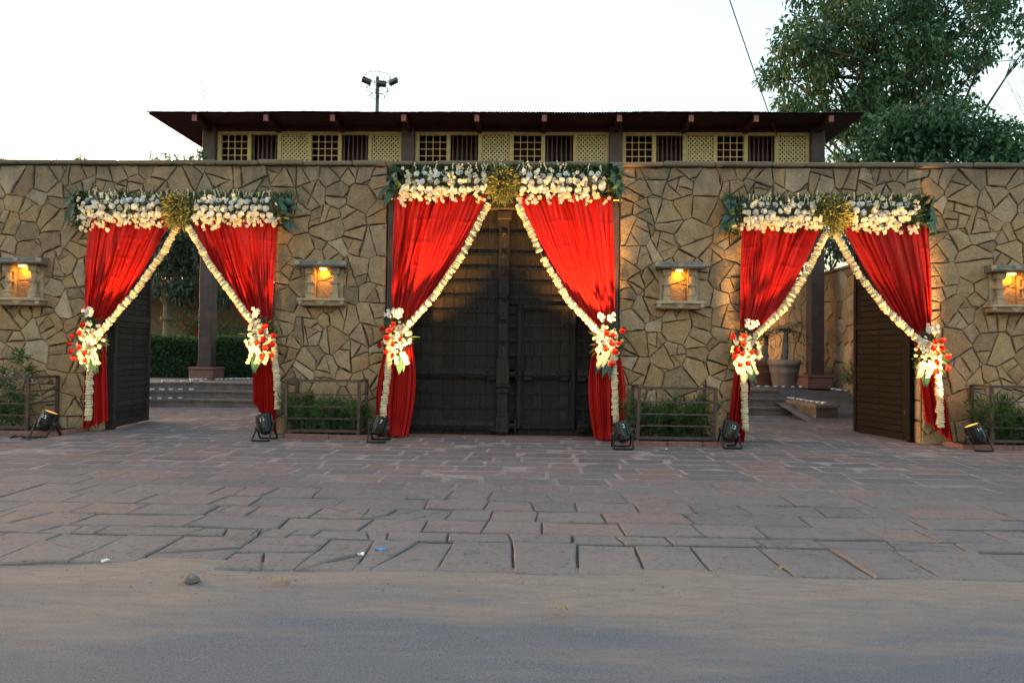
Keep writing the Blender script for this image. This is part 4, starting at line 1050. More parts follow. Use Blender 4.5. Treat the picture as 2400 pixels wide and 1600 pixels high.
par_can('black floodlight can at the far right, below the right bouquet', 2288, 1056, P(2080, 620, CY), '14', 2.4)
def cable(name, label, pts, r=.011):
    W = [PZ(x, y, .014) for x, y in pts]; mb = MB(); sm = []
    for i in range(len(W) - 1):
        for k in range(6):
            t = k / 6; p0, p1, p2, p3 = W[max(0, i - 1)], W[i], W[i + 1], W[min(len(W) - 1, i + 2)]
            sm.append(.5 * ((2 * p1) + (p2 - p0) * t + (2 * p0 - 5 * p1 + 4 * p2 - p3) * t * t + (3 * p1 - p0 - 3 * p2 + p3) * t ** 3))
    sm.append(W[-1])
    for a, b in zip(sm, sm[1:]): mb.tube(a, b, r, None, 5)
    return tag(mb.build(name, MATS['par_black'], None, True), label, 'cable')
cable('power_cable', 'black power cable lying on the paving beside the far left floodlight', [(100, 1018), (84, 1026), (66, 1024), (50, 1028), (72, 1030), (52, 1022), (24, 1026), (40, 1018)])
cable('power_cable', 'thin black cable behind the far right floodlight', [(2290, 1040), (2265, 1046), (2250, 1040), (2238, 1036)])
# ================================================================== PLANTER BEDS, RAILINGS, SHRUBS
def bed(label, xa, xb, yb):
    a, b = PZ(xa, yb, 0), PZ(xb, yb, 0); yf = (a.y + b.y) / 2
    t = thing('planter_bed', label, 'planter bed', ((a.x + b.x) / 2, yf, 0), 'planter beds along the wall')
    x = a.x
    while x < b.x - .05:
        w_ = min(rnd.uniform(.5, .85), b.x - x); MB().bbox((x + .004, yf, -.02), (x + w_ - .004, yf + .10, .085 + rnd.uniform(-.006, .006)), .012).build('kerb_stone', MATS['red_stone'], t); x += w_
    for xs_ in (a.x, b.x - .1): MB().bbox((xs_, yf + .104, -.02), (xs_ + .1, -.03, .08), .012).build('kerb_stone', MATS['red_stone'], t)
    V = []; F = []; n = 30; m_ = 10
    for j in range(m_):
        for i in range(n): V.append((a.x + .09 + (b.x - a.x - .18) * i / (n - 1), yf + .09 + (-.01 - yf - .09) * j / (m_ - 1), .045 + .03 * vnoise(i * .7, j * .9, 1)))
    for j in range(m_ - 1):
        for i in range(n - 1): F.append((j * n + i, j * n + i + 1, (j + 1) * n + i + 1, (j + 1) * n + i))
    MB().add(V, F).build('soil', MATS['soil'], t, True); return yf
BEDY = [bed('soil bed with red stone kerb, far left', -260, 150, 1020), bed('soil bed with red stone kerb under the second niche', 660, 878, 1030),
        bed('soil bed with red stone kerb under the third niche', 1468, 1700, 1047), bed('soil bed with red stone kerb, far right', 2270, 2640, 1057)]
def railing(label, xa, xb, ytop, yf, lean=0.0):
    a, b = P(xa, ytop, yf), P(xb, ytop, yf); h = (a.z + b.z) / 2; yb = -.10; s = .019
    t = thing('metal_railing', label, 'railing', ((a.x + b.x) / 2, yf, .08), 'brown metal planter railings')
    def bar(p, q, nm, w_=s):
        mb = MB(); p, q = Vector(p), Vector(q); d = (q - p).normalized(); up = Vector((0, 0, 1)) if abs(d.z) < .9 else Vector((0, 1, 0)); sx = d.cross(up).normalized(); sy = d.cross(sx).normalized()
        vs_ = [c + sx * i * w_ + sy * j * w_ for c in (p, q) for i, j in ((-1, -1), (1, -1), (1, 1), (-1, 1))]
        mb.add(vs_, [(0, 1, 2, 3), (7, 6, 5, 4), (0, 4, 5, 1), (1, 5, 6, 2), (2, 6, 7, 3), (3, 7, 4, 0)]); mb.build(nm, MATS['rail_paint'], t)
    for x in (a.x, b.x):
        bar((x - lean, yf, .05), (x, yf, h), 'post', .024); bar((x - lean, yb, .05), (x, yb, h), 'post', .024)
    for k, q in enumerate((1.0, .75, .53, .32, .10)):
        z = .06 + (h - .06) * q - .012; w_ = .022 if k in (0, 4) else .012; o = lean * (1 - q)
        bar((a.x + .022 - o, yf, z), (b.x - .022 - o, yf, z), 'rail', w_)
        for x in (a.x, b.x): bar((x - o, yf + .024, z), (x - o, yb - .024, z), 'rail', w_)
RY = [y_ + .05 for y_ in BEDY]
railing('brown metal railing around the far left bed, behind a floodlight', -240, 67, 881, RY[0])
railing('brown metal railing around the juniper bed under the second niche', 672, 842, 890, RY[1])
railing('tilted brown metal railing around the juniper bed under the third niche', 1499, 1678, 908, RY[2], .03)
railing('brown metal railing around the far right bed, behind a floodlight', 2324, 2620, 906, RY[3])
def juniper(label, xa, xb, ytop, ybase, seed, n=2600):
    rng = np.random.default_rng(seed); rn = random.Random(seed); a, b = P(xa, 950, -.42), P(xb, 950, -.42); h = P((xa + xb) / 2, ytop, -.42).z; cx = (a.x + b.x) / 2; w_ = (b.x - a.x) / 2
    t = thing('juniper_shrub', label, 'shrub', (cx, -.42, .05), 'juniper shrubs in the beds'); Cs, Ds, T = [], [], []; stem = MB()
    for k in range(26):
        bx = cx + rn.uniform(-.75, .75) * w_; p0 = Vector((bx, -.42 + rn.uniform(-.15, .15), .05)); le = h * rn.uniform(.5, 1.05); d = Vector(((bx - cx) * .8 + rn.uniform(-.35, .35), rn.uniform(-.4, .3), 1)).normalized(); p1 = p0 + d * le
        stem.tube(p0, p1, .009, .003, 5)
        m_ = n // 26; s = rng.random(m_) ** .7; base = np.array(p0)[None] + np.outer(s, np.array(p1 - p0)); dd = np.array(d) * .8 + rdir(m_, rng) * .75 + np.array([0, 0, -.1]); dd /= np.linalg.norm(dd, axis=1)[:, None]
        Cs.append(base + rdir(m_, rng) * .05); Ds.append(dd); T.append(np.clip(.25 + .5 * s + rng.normal(0, .15, m_), 0, 1))
    C_ = np.concatenate(Cs); k = len(C_)
    stem.build('stems', MATS['twig'], t)
    link(bpy.data.objects.new('foliage', leaf_mesh('foliage', C_, np.concatenate(Ds), rdir(k, rng), rng.uniform(.06, .16, k), rng.uniform(.010, .020, k), np.concatenate(T), MATS['juniper'])), t)
juniper('feathery green juniper left in the bed under the second niche', 680, 765, 925, 1015, 1)
juniper('feathery green juniper right in the bed under the second niche', 762, 855, 940, 1015, 2)
juniper('feathery green juniper left in the bed under the third niche', 1478, 1575, 940, 1030, 3)
juniper('feathery green juniper right in the bed under the third niche', 1570, 1665, 938, 1030, 4)
juniper('bright green juniper in the far right bed beside the floodlight', 2306, 2372, 935, 1040, 5)
juniper('darker green juniper in the far right bed at the photo edge', 2350, 2470, 955, 1040, 6)
def leafy(label, xa, xb, tops, seed):
    rng = np.random.default_rng(seed); rn = random.Random(seed); a, b = P(xa, 950, -.4), P(xb, 950, -.4)
    t = thing('leafy_shrub', label, 'shrub', ((a.x + b.x) / 2, -.4, .05)); mb = MB(); Cs, Ds, Ns, T = [], [], [], []
    for px, py in tops:
        p1 = P(px, py, -.35); p0 = Vector((p1.x + rn.uniform(-.1, .1), -.4, .05)); mid = p0.lerp(p1, .5) + Vector((rn.uniform(-.08, .08), 0, 0)); mb.tube(p0, mid, .014, .009, 6); mb.tube(mid, p1, .009, .004, 6)
        for c, m_, r_ in ((p1, 130, .15), (mid, 60, .16), (p0.lerp(mid, .6), 60, .2)):
            o = rdir(m_, rng); Cs.append(np.array(c) + o * r_ * rng.random(m_)[:, None]); d = o + np.array([0, 0, .1]); Ds.append(d / np.linalg.norm(d, axis=1)[:, None]); Ns.append(rdir(m_, rng) * .5 + np.array([0, -.4, .8])); T.append(np.clip(rng.normal(.55, .2, m_), 0, 1))
    mb.build('stems', MATS['twig'], t); C_ = np.concatenate(Cs); k = len(C_)
    link(bpy.data.objects.new('foliage', leaf_mesh('foliage', C_, np.concatenate(Ds), np.concatenate(Ns), rng.uniform(.05, .10, k), rng.uniform(.02, .035, k), np.concatenate(T), MATS['juniper'])), t)
leafy('loose leafy shrub with a tall sprig in the far left bed', -40, 80, [(45, 835), (15, 880), (70, 872), (-10, 900), (30, 925), (55, 945), (5, 960)], 4)
# ================================================================== COURT BEHIND THE GATEWAYS
PLZ = .63; SY = 5.5                        # platform height, foot of the steps
def poly_prism(mb, pts, z0, z1):
    n = len(pts); mb.add([(x, y, z0) for x, y in pts] + [(x, y, z1) for x, y in pts], [tuple(range(n, 2 * n)), tuple(reversed(range(n)))] + [(i, (i + 1) % n, n + (i + 1) % n, n + i) for i in range(n)])
    return mb
stl = thing('courtyard_steps', 'three low stone steps behind the left gateway, bending left', 'steps', (P(500, 960, SY).x, SY, 0))
cxl = P(428, 950, SY).x
for k in range(3):
    y0 = SY + .36 * k; x_c = cxl + .10 * k; z = .21 * (k + 1)
    out = [(-2.2, y0), (-2.2, 9.5), (-14, 9.5), (-14, y0 - 3.6), (x_c - 2.6, y0 - 1.15), (x_c, y0)]
    poly_prism(MB(), out[::-1], z - .21 + (.0 if k == 0 else .001), z - .05).build('riser', MATS['step_stone'], stl)
    out2 = [(-2.2, y0 - .03), (-2.2, 9.52), (-14.02, 9.52), (-14.02, y0 - 3.63), (x_c - 2.6 - .01, y0 - 1.18), (x_c - .005, y0 - .03)]
    poly_prism(MB(), out2[::-1], z - .049, z).build('tread', MATS['step_stone'], stl)
strr = thing('courtyard_steps', 'three low stone steps behind the right gateway, ending at a low wall', 'steps', (P(1800, 960, SY).x, SY, 0))
for k in range(3):
    y0 = SY + .36 * k; z = .21 * (k + 1); xe = P((1874, 1850, 1826)[k], 940, y0).x
    MB().box((1.5, y0, z - .21 + (0 if k == 0 else .001)), (xe, 12.0, z - .05)).build('riser', MATS['step_stone'], strr)
    MB().box((1.48, y0 - .03, z - .049), (xe + .012, 12.02, z)).build('tread', MATS['step_stone'], strr)
plat = MB().box((-14.5, SY + 1.4, .3), (1.2, 40, PLZ - .006)); tag(plat.build('courtyard_terrace', MATS['step_stone']), 'raised stone terrace behind the wall', kind='structure')
# ramp up to the terrace right of the low wall
xr0 = P(1826, 940, SY).x + .02
V = [(xr0, 3.6, .004), (13, 3.6, .004), (13, 8.0, PLZ), (xr0, 8.0, PLZ), (13, 40, PLZ), (xr0, 40, PLZ)]
rmp = MB().add(V, [(0, 1, 2, 3), (3, 2, 4, 5)]).build('courtyard_ramp', MATS['step_stone']); tag(rmp, 'stone ramp rising behind the right gateway', kind='structure')
mb = MB(); rr_ = random.Random(3)
for j in range(12):
    y0 = 3.6 + j * .37; x = xr0 + rr_.uniform(0, .4)
    while x < 9.5:
        w_ = rr_.uniform(.5, .9); z0_, z1_ = (y0 - 3.6) / 4.4 * (PLZ - .004) + .010, (y0 + .34 - 3.6) / 4.4 * (PLZ - .004) + .010
        mb.add([(x, y0, z0_), (x + w_ - .04, y0, z0_), (x + w_ - .04, y0 + .33, z1_), (x, y0 + .33, z1_)], [(0, 1, 2, 3)], rr_.uniform(.2, .7)); x += w_
o = mb.build('ramp_flagstones', MATS['paving'], rmp); o['kind'] = 'stuff'
# low wall with cups
lw0, lw1 = Vector((P(1842, 930, 6.3).x, 6.3, 0)), Vector((P(1938, 984, 4.1).x, 4.1, 0))
lw = thing('low_stone_wall', 'low rough stone wall beside the right steps, cups along its top', 'low wall', tuple(lw1)); lw['kind'] = 'thing'
u = (lw1 - lw0).normalized(); nn = Vector((-u.y, u.x, 0)); wq = .26
if nn.x < 0: nn = -nn
poly_prism(MB(), [(p.x, p.y) for p in (lw0 - nn * wq * .6, lw0 + nn * wq, lw1 + nn * wq, lw1 - nn * wq)][::1], -.02, .33).build('masonry', MATS['low_wall'], lw)
poly_prism(MB(), [(p.x, p.y) for p in (lw0 - nn * wq * .8, lw0 + nn * (wq + .04), lw1 + nn * (wq + .04) + u * .04, lw1 - nn * (wq + .04) + u * .04)], .332, .40).build('coping', MATS['step_stone'], lw)
CUP = MB().lathe([(.030, 0), (.052, .012), (.060, .045), (.054, .047), (.046, .020), (.02, .016)], 10).mesh('tea_cup', MATS['tea_cup'], True)
def cups(label, pts, group, jitter=.03):
    for i_, p in enumerate(pts):
        o = inst('tea_light_cup', CUP, None, Vector(p) + Vector((random.uniform(-jitter, jitter), random.uniform(-.01, .01), .002)), None, random.uniform(.9, 1.15)); tag(o, '%s small white cup %s' % (('first', 'second', 'third', 'fourth', 'fifth', 'sixth', 'seventh', 'eighth', 'ninth', 'tenth', 'eleventh', 'twelfth', 'thirteenth', 'fourteenth')[i_], label), 'cup', group)
def line(a, b, n): return [Vector(a).lerp(Vector(b), (i + .5) / n) for i in range(n)]
for k in range(3):
    y0 = SY + .36 * k; x_c = cxl + .10 * k; z = .21 * (k + 1)
    cups('from the left on the %s left courtyard step' % ('lowest', 'middle', 'top')[k], line((x_c - 1.05, y0 - .38, z), (x_c + .03, y0 + .06, z), 5), 'white cups on the left %s step' % ('lowest', 'middle', 'top')[k])
cups('from the left on the terrace before the hedge', line((P(450, 890, 7.4).x, 7.2, PLZ), (P(600, 890, 8.4).x, 8.4, PLZ), 14), 'white cups before the left hedge')
cups('from the steps on the low wall behind the right gateway', [p + Vector((0, 0, .402)) for p in line(lw0, lw1, 8)], 'white cups on the low wall')
cups('from the left in front of the plant pots', line((P(1760, 905, 8.0).x, 7.75, PLZ), (P(1880, 905, 8.0).x, 7.75, PLZ), 6), 'white cups before the pots')
cups('from the pillar along the right court wall', line((P(1905, 913, 8.2).x, 7.9, PLZ + .002), (P(2010, 920, 6.6).x, 7.2, .56), 8), 'white cups by the court wall')
# hedge
def hedge(label, x0, x1, y0, y1, z0, z1, seed, n):
    rng = np.random.default_rng(seed); t = thing('clipped_hedge', label, 'hedge', ((x0 + x1) / 2, y0, z0))
    MB().box((x0 + .12, y0 + .12, z0), (x1 - .12, y1 - .12, z1 - .1)).build('twig_core', MATS['soil'], t)
    X = rng.uniform(x0, x1, n); f = rng.random(n); Y_ = np.where(f < .68, y0 + rng.random(n) * .14, rng.uniform(y0, y1, n)); Z_ = np.where(f < .68, rng.uniform(z0 + .02, z1, n), z1 - rng.random(n) * .12)
    Z_ += .04 * np.sin(X * 3.1) * (Z_ > z1 - .3)
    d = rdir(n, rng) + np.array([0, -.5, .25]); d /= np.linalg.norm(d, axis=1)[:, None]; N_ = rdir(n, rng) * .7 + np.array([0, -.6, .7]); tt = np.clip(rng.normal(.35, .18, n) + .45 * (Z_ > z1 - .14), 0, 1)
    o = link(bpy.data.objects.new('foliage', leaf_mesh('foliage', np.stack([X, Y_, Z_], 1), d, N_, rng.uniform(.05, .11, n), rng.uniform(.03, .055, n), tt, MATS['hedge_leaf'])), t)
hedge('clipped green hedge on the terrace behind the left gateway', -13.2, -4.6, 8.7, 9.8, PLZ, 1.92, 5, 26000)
# gallery building on tall pillars
BY = 7.9
def bz(px, py, Y=BY): return P(px, py, Y).z
bld = thing('gallery_building', 'dark-roofed gallery with yellow lattice windows rising behind the wall', 'building', (0, BY, PLZ))
colx = [P(x, 340, BY).x for x in (497, 959, 1442, 1911)]; WT = bz(1200, 311)
cw = .19
for i, x in enumerate(colx):
    c = MB().bbox((x - cw, BY - .22, PLZ + .38), (x + cw, BY + .16, WT + .25), .012).build('pillar', MATS['column_paint' if 0 else ('grey_column' if False else 'column_paint')], bld)
    if i in (0, 3):
        MB().bbox((x - .36, BY - .40, PLZ - .02), (x + .36, BY + .32, PLZ + .30), .02).build('plinth', MATS['plinth_stone'], c); MB().bbox((x - .38, BY - .42, PLZ + .302), (x + .38, BY + .34, PLZ + .378), .02).build('plinth_cap', MATS['plinth_stone'], c)
WB = WT - 1.12
MB().box((colx[0] - cw, BY - .12, WB - .55), (colx[3] + cw, BY + 5.5, WB - .06)).build('floor_slab', MATS['soffit'], bld)
MB().box((-5.6, BY + 5.2, PLZ), (6.6, BY + 5.45, WB - .56)).build('glow_block_wall', MATS['pavilion_stone'], bld)  # unseen wall, added to keep low sky glow off the open left leaf
MB().box((colx[0], BY + 1.3, WB - .05), (colx[3], BY + 1.4, WT + .4)).build('inner_wall', MATS['interior_dark'], bld)
MB().box((colx[0] - .1, BY - .10, WT + .012), (colx[3] + .1, BY + .12, P(1200, 261, BY - 1.2).z - .07)).build('fascia_band', MATS['soffit'], bld)
for xs_ in (colx[0], colx[3]): MB().box((xs_ - .08, BY + .2, WB - .05), (xs_ + .08, BY + 5.4, WT + .3)).build('end_wall', MATS['soffit'], bld)
ph = WT - .09 - WB; 
def grid_mesh(w_, h):
    mb = MB(); nxp, nzp = 4, 5; b = .011
    for i in range(nxp + 1): x = w_ * i / nxp; mb.box((x - b, -.02, 0), (x + b, .02, h))
    for j in range(nzp + 1): z = h * j / nzp; mb.box((0, -.018, z - b), (w_, .018, z + b))
    for i in range(nxp + 1):
        for j in range(nzp + 1):
            c = (w_ * i / nxp, 0, h * j / nzp); q = .034
            mb.add([(c[0] - q, -.019, c[2]), (c[0], -.019, c[2] - q), (c[0] + q, -.019, c[2]), (c[0], -.019, c[2] + q)], [(0, 1, 2, 3)])
    return mb.mesh('grid_screen', MATS['window_yellow'])
def lattice_mesh(w_, h):
    mb = MB(); st = .128; b = .020
    for sg in (1, -1):
        k = -h - w_
        while k < h + w_:
            # line z = sg*x + k clipped
            p = clip([(0, 0), (w_, 0), (w_, h), (0, h)], -sg, 1, k + b * 1.41); p = clip(p, sg, -1, -(k - b * 1.41))
            if len(p) > 2:
                y0_ = -.018 if sg > 0 else -.012; n = len(p)
                mb.add([(x, y0_, z) for x, z in p] + [(x, y0_ + .02, z) for x, z in p], [tuple(range(n)), tuple(reversed(range(n, 2 * n)))] + [(i, n + i, n + (i + 1) % n, (i + 1) % n) for i in range(n)])
            k += st
    return mb.mesh('lattice_screen', MATS['window_cream'])
bal = MB().lathe([(.030, 0), (.030, .06), (.018, .09), (.030, .22), (.036, .42), (.022, .66), (.016, .78), (.028, .82), (.028, ph - .02)], 7).mesh('baluster', MATS['baluster_wood'], True)
shared = {}
for i in range(3):
    x0, x1 = colx[i] + cw + .004, colx[i + 1] - cw - .004; W_ = x1 - x0; st = .11; g_ = (W_ - 7 * st) / 6
    mb = MB().box((x0, BY - .06, WT - .09), (x1, BY + .05, WT)).box((x0, BY - .06, WB - .05), (x1, BY + .05, WB))
    for k in range(7):
        xa = x0 + k * (st + g_); mb.bbox((xa, BY - .07, WB), (xa + st, BY + .05, WT - .09), .01)
    bay = mb.build('window_bay', MATS['window_yellow'], bld)
    for k in range(6):
        xa = x0 + st + k * (st + g_)
        if k % 3 == 0:
            key = ('g', i); shared.setdefault(key, grid_mesh(g_, ph)); inst('grid_screen', shared[key], bay, (xa, BY, WB))
        elif k % 3 == 2:
            key = ('l', i); shared.setdefault(key, lattice_mesh(g_, ph)); inst('lattice_screen', shared[key], bay, (xa, BY, WB))
        else:
            for j in range(6): inst('baluster', bal, bay, (xa + g_ * (j + .5) / 6, BY, WB + .005))
        if k % 3 != 2:
            MB().box((xa, BY + .5, WB), (xa + g_, BY + .52, WT - .09)).build('shutter', MATS['interior_dark'], bay)
# roof: corrugated sheet with deep eaves, rafters below
EY = BY - 1.2; el, er = P(341, 257, EY), P(2033, 266, EY); EZ = (el.z + er.z) / 2; YB = BY + 7.2
V = []; F = []; n = 2 * int((er.x - el.x) / .076)
for i in range(n + 1):
    x = el.x + (er.x - el.x) * i / n; dz = .014 if i % 2 else -.014; sag = .03 * (vnoise(x, 1, .5) - .5)
    for y_, z_ in ((EY, EZ), (EY + 3.2, EZ + .62), (YB, EZ + .05)): V.append((x, y_ + (rnd.uniform(-.02, .02) if y_ == EY else 0), z_ + dz + sag))
for i in range(n):
    for j in range(2): a = i * 3 + j; F.append((a, a + 3, a + 4, a + 1))
rf2 = MB().add(V, F).build('roof', MATS['roof_sheet'], bld)
V = [(el.x + .03, EY + .03, EZ - .045), (er.x - .03, EY + .03, EZ - .045), (er.x - .03, YB - .1, EZ - .045), (el.x + .03, YB - .1, EZ - .045)]
zs = bz(1200, 298) - EZ
soff = MB().add([(el.x + .03, EY + .03, EZ - .045), (er.x - .03, EY + .03, EZ - .045), (er.x - .03, BY, EZ - .055), (el.x + .03, BY, EZ - .055), (er.x - .03, YB - .1, EZ - .07), (el.x + .03, YB - .1, EZ - .07)], [(3, 2, 1, 0), (5, 4, 2, 3)]).build('soffit_board', MATS['soffit'], rf2)
for px in (452, 620, 777, 945, 1117, 1276, 1453, 1622, 1775, 1952):
    x = P(px, 270, EY).x; mb = MB(); hq = .065; z0_, z1_ = EZ - .055, EZ - .065
    mb.add([(x - hq, EY + .10, z0_ - .19), (x + hq, EY + .10, z0_ - .19), (x + hq, EY + .10, z0_), (x - hq, EY + .10, z0_), (x - hq, BY - .1, z1_ - .19), (x + hq, BY - .1, z1_ - .19), (x + hq, BY - .1, z1_), (x - hq, BY - .1, z1_)], [(0, 1, 2, 3), (0, 4, 5, 1), (1, 5, 6, 2), (3, 7, 4, 0)])
    ra = mb.build('rafter', MATS['soffit'], rf2)
    MB().bbox((x - hq - .004, EY + .085, z0_ - .195), (x + hq + .004, EY + .099, z0_ + .003), .003).build('rafter_end', MATS['rafter_paint'], rf2)
# pots with palms
def pot(label, px, py_b, py_t, wpx, Y, m, plabel, seed, ht):
    b = P(px, py_b, Y); top = P(px, py_t, Y).z; k = (P(px + 100, py_b, Y) - b).x / 100; r = wpx * k / 2; z0 = PLZ; h = top - z0
    o = MB().lathe([(r * .66, 0), (r * .70, h * .05), (r * .84, h * .52), (r * .865, h * .53), (r * .86, h * .56), (r * .93, h * .80), (r * .98, h * .81), (r, h * .85), (r, h * .96), (r * .96, h), (r * .84, h), (r * .80, h * .9), (r * .1, h * .88)], 28, Matrix.Translation((b.x, Y, z0))).build('plant_pot', MATS[m], None, True)
    tag(o, label, 'pot', 'plant pots on the terrace')
    t = thing('potted_palm', plabel, 'palm', (b.x, Y, z0 + h * .9), 'palms in pots'); rn = random.Random(seed); mb = MB(); p = Vector((b.x, Y, z0 + h * .85)); pr_ = .12
    for j in range(9):
        q = p + Vector((rn.uniform(-.02, .03), 0, ht / 9)); r2 = .12 - .008 * j; mb.tube(p, q, r2 * 1.06, r2 * .95, 9, False); p = q
    mb.build('trunk', MATS['pale_bark'], t)
    mb = MB()
    for j in range(26):
        an = rn.uniform(0, 6.283); d = Vector((math.cos(an), math.sin(an), rn.uniform(-.1, 1.0))).normalized(); L = rn.uniform(.7, 1.1)
        for s in range(8):
            f = s / 7; c = p + d * L * f + Vector((0, 0, -.45 * L * f * f)); side = d.cross(Vector((0, 0, 1))).normalized()
            for sg in (-1, 1): blade(mb, c, side * sg * .8 + d * .6 + Vector((0, 0, -.25)), (0, 0, 1), .26 * (1 - .4 * f), .03, rn.random() * .6, 2, .2)
    mb.build('fronds', MATS['vine_leaf'], t)
pot('large pale clay pot behind the right gateway', 1838, 906, 843, 76, 8.5, 'terracotta_pale', 'palm with grey trunk in the large pale pot', 1, 1.05)
pot('reddish clay pot half hidden behind the right gateway\'s bouquet', 1790, 905, 845, 66, 9.0, 'terracotta_red', 'palm in the reddish pot behind the garland', 2, .9)
# side wall of the court, rubble faced
cwl = thing('court_wall', 'inner side wall of tan rubble behind the right gateway', 'wall', (9.0, 8, PLZ)); cwl['kind'] = 'thing'
WX = 8.95; CZ = 4.05
MB().box((WX, 2.4, 0), (WX + .4, 22, CZ)).build('core', MATS['mortar_dark'], cwl)
rn = random.Random(9); pts = []
for _ in range(1400):
    y_, z_, r = rn.uniform(2.6, 21), rn.uniform(.3, CZ), rn.uniform(.12, .24)
    if all((y_ - q[0]) ** 2 + ((z_ - q[1]) * .85) ** 2 > ((r + q[2]) * .75) ** 2 for q in pts): pts.append((y_, z_, r))
A = np.array(pts + [(y_, 2 * CZ - z_, r) for y_, z_, r in pts if CZ - z_ < .6]); rest = MB(); cnt = 0
for i in range(len(pts)):
    poly = cell(i)
    if len(poly) < 3: continue
    poly = inset(poly, .008, rn)
    if len(poly) < 3 or area(poly) < .002: continue
    px, py = proj((WX, pts[i][0], pts[i][1])); vis = 1860 < px < 2000 and 600 < py < 915 and pts[i][2] > .13
    mb = MB() if vis else rest
    slab(mb, roughen(poly[::-1], .14, .006, rn), lambda u_, v_, h_: (WX - h_, u_, v_), rn.uniform(.03, .06), -.02, .012, rn, min(1, max(0, rn.gauss(.5, .2))), .05, .006)
    if vis: mb.build('wall_stone', MATS['sandstone'], cwl); cnt += 1
tag(rest.build('small_stones', MATS['sandstone'], cwl), kind='stuff')
MB().bbox((WX - .1, 2.4, CZ + .002), (WX + .45, 22, CZ + .09), .02).build('coping', MATS['niche_sill'], cwl)
# wall across the far end of the right court
MB_ = MB().box((2.0, 22.0, 0), (WX + .4, 22.4, 3.2)).build('far_court_wall', MATS['pavilion_stone']); tag(MB_, 'plain stone wall at the far end of the right court', 'wall'); MB_['kind'] = 'thing'
# little pavilion behind the hedge on the left
pv = thing('garden_pavilion', 'old carved stone pavilion behind the left hedge', 'pavilion', (P(390, 780, 14).x, 14, PLZ)); px_ = P(391, 780, 13.5).x; zt_ = P(391, 690, 13.5).z
def ppil(x, y_):
    H = zt_ - PLZ; mb = MB(); T_ = Matrix.Translation((x, y_, PLZ))
    mb.bbox((x - .2, y_ - .2, PLZ), (x + .2, y_ + .2, PLZ + .3), .02)
    mb.lathe([(.15, .3), (.15, H * .40), (.18, H * .42), (.14, H * .45), (.14, H * .66), (.24, H * .68), (.26, H * .71), (.15, H * .74), (.14, H * .86), (.20, H * .90), (.30, H * .97), (.32, H)], 8, T_, sq=True)
    mb.build('pillar', MATS['pavilion_stone'], pv)
ppil(px_, 13.5); ppil(px_ - 2.6, 13.5); ppil(px_ + 2.6, 16)
MB().bbox((px_ - 3.2, 13.2, zt_), (px_ + .45, 13.8, zt_ + .28), .03).build('beam', MATS['pavilion_stone'], pv)
MB().bbox((px_ - 3.4, 12.9, zt_ + .282), (px_ + .8, 16.6, zt_ + .42), .03).build('eave_slab', MATS['pavilion_stone'], pv)
MB().box((px_ - 3.2, 16.2, PLZ), (px_ + 3.4, 16.5, zt_ + .28)).build('back_wall', MATS['pavilion_stone'], pv)
# trees and bushes of the left court
def tree(name, label, base, clumps, per, L, W_, m, tr, bark='bark', droop=.5, seed=1, group=None, shell=.5, squash=.85, k=None, cat='tree', top=None):
    t = thing(name, label, cat, base, group); limbs('trunk', t, base, clumps, tr, MATS[bark], seed, top, k); crown('crown', t, clumps, per, L, W_, MATS[m], droop, shell, seed, squash); return t
def cl(px, py, Y, r): return (tuple(P(px, py, Y)), r)
rn = random.Random(31)
c1 = [cl(rn.uniform(355, 600), rn.uniform(560, 668), rn.uniform(12.2, 14), rn.uniform(.55, .95)) for _ in range(20)] + [cl(rn.uniform(330, 660), rn.uniform(460, 560), rn.uniform(12.5, 14.5), rn.uniform(.8, 1.2)) for _ in range(12)] + [cl(rn.uniform(400, 560), rn.uniform(655, 700), 12.4, .5) for _ in range(7)]
tree('drooping_tree', 'dark glossy drooping tree seen through the left gateway', tuple(P(455, 830, 13.2)[:2]) + (PLZ,), c1, 520, .17, .07, 'dark_leaf', .2, droop=1.3, seed=4, k=14)
c2 = [cl(rn.uniform(200, 760), rn.uniform(520, 830), rn.uniform(18, 20), rn.uniform(1.1, 1.7)) for _ in range(70)]
tree('background_tree', 'dense dark tree far behind the left hedge', tuple(P(480, 850, 19)[:2]) + (PLZ,), c2, 230, .26, .13, 'dark_leaf', .28, seed=5, k=12)
c3 = [cl(rn.uniform(420, 470), rn.uniform(735, 800), 11, .33) for _ in range(8)] + [cl(rn.uniform(430, 620), rn.uniform(760, 805), 11.6, .4) for _ in range(9)]
tb = tree('flowering_bush', 'green bush with small red flowers above the left hedge', tuple(P(445, 850, 11.2)[:2]) + (PLZ,), c3, 900, .10, .05, 'hedge_leaf', .06, seed=6, group=None, cat='bush')
for k in range(12):
    p = P(rn.uniform(422, 470), rn.uniform(735, 792), 10.55); inst('red_flower', ROSE, tb, p, face_rot(rn.uniform(-.3, .3), rn.uniform(0, .4)), rn.uniform(.7, 1.0))
# right court greenery
c4 = [cl(rn.uniform(1905, 2010), rn.uniform(545, 600), rn.uniform(17, 19), rn.uniform(.5, .85)) for _ in range(12)] + [cl(rn.uniform(1740, 1900), rn.uniform(560, 690), 18.5, rn.uniform(.6, 1)) for _ in range(10)]
tree('court_tree', 'loose dark tree with sky showing through, over the right court wall', tuple(P(1960, 830, 19)[:2]) + (PLZ,), c4, 190, .22, .10, 'dark_leaf', .16, seed=8, k=10, droop=.7)
c5 = [((WX - .15, y_, z_), r) for y_, z_, r in ((5.2, 4.1, .35), (5.6, 3.8, .35), (5.4, 3.4, .28), (5.9, 4.2, .4), (5.0, 3.0, .22), (6.4, 4.25, .35), (5.5, 2.7, .16))]
tree('hanging_vine', 'ivy hanging over the court wall by the right open leaf', (WX - .1, 5.3, CZ), c5, 1500, .12, .07, 'vine_leaf', .03, seed=9, droop=1.2, cat='vine', top=(WX - .12, 5.5, CZ + .1))
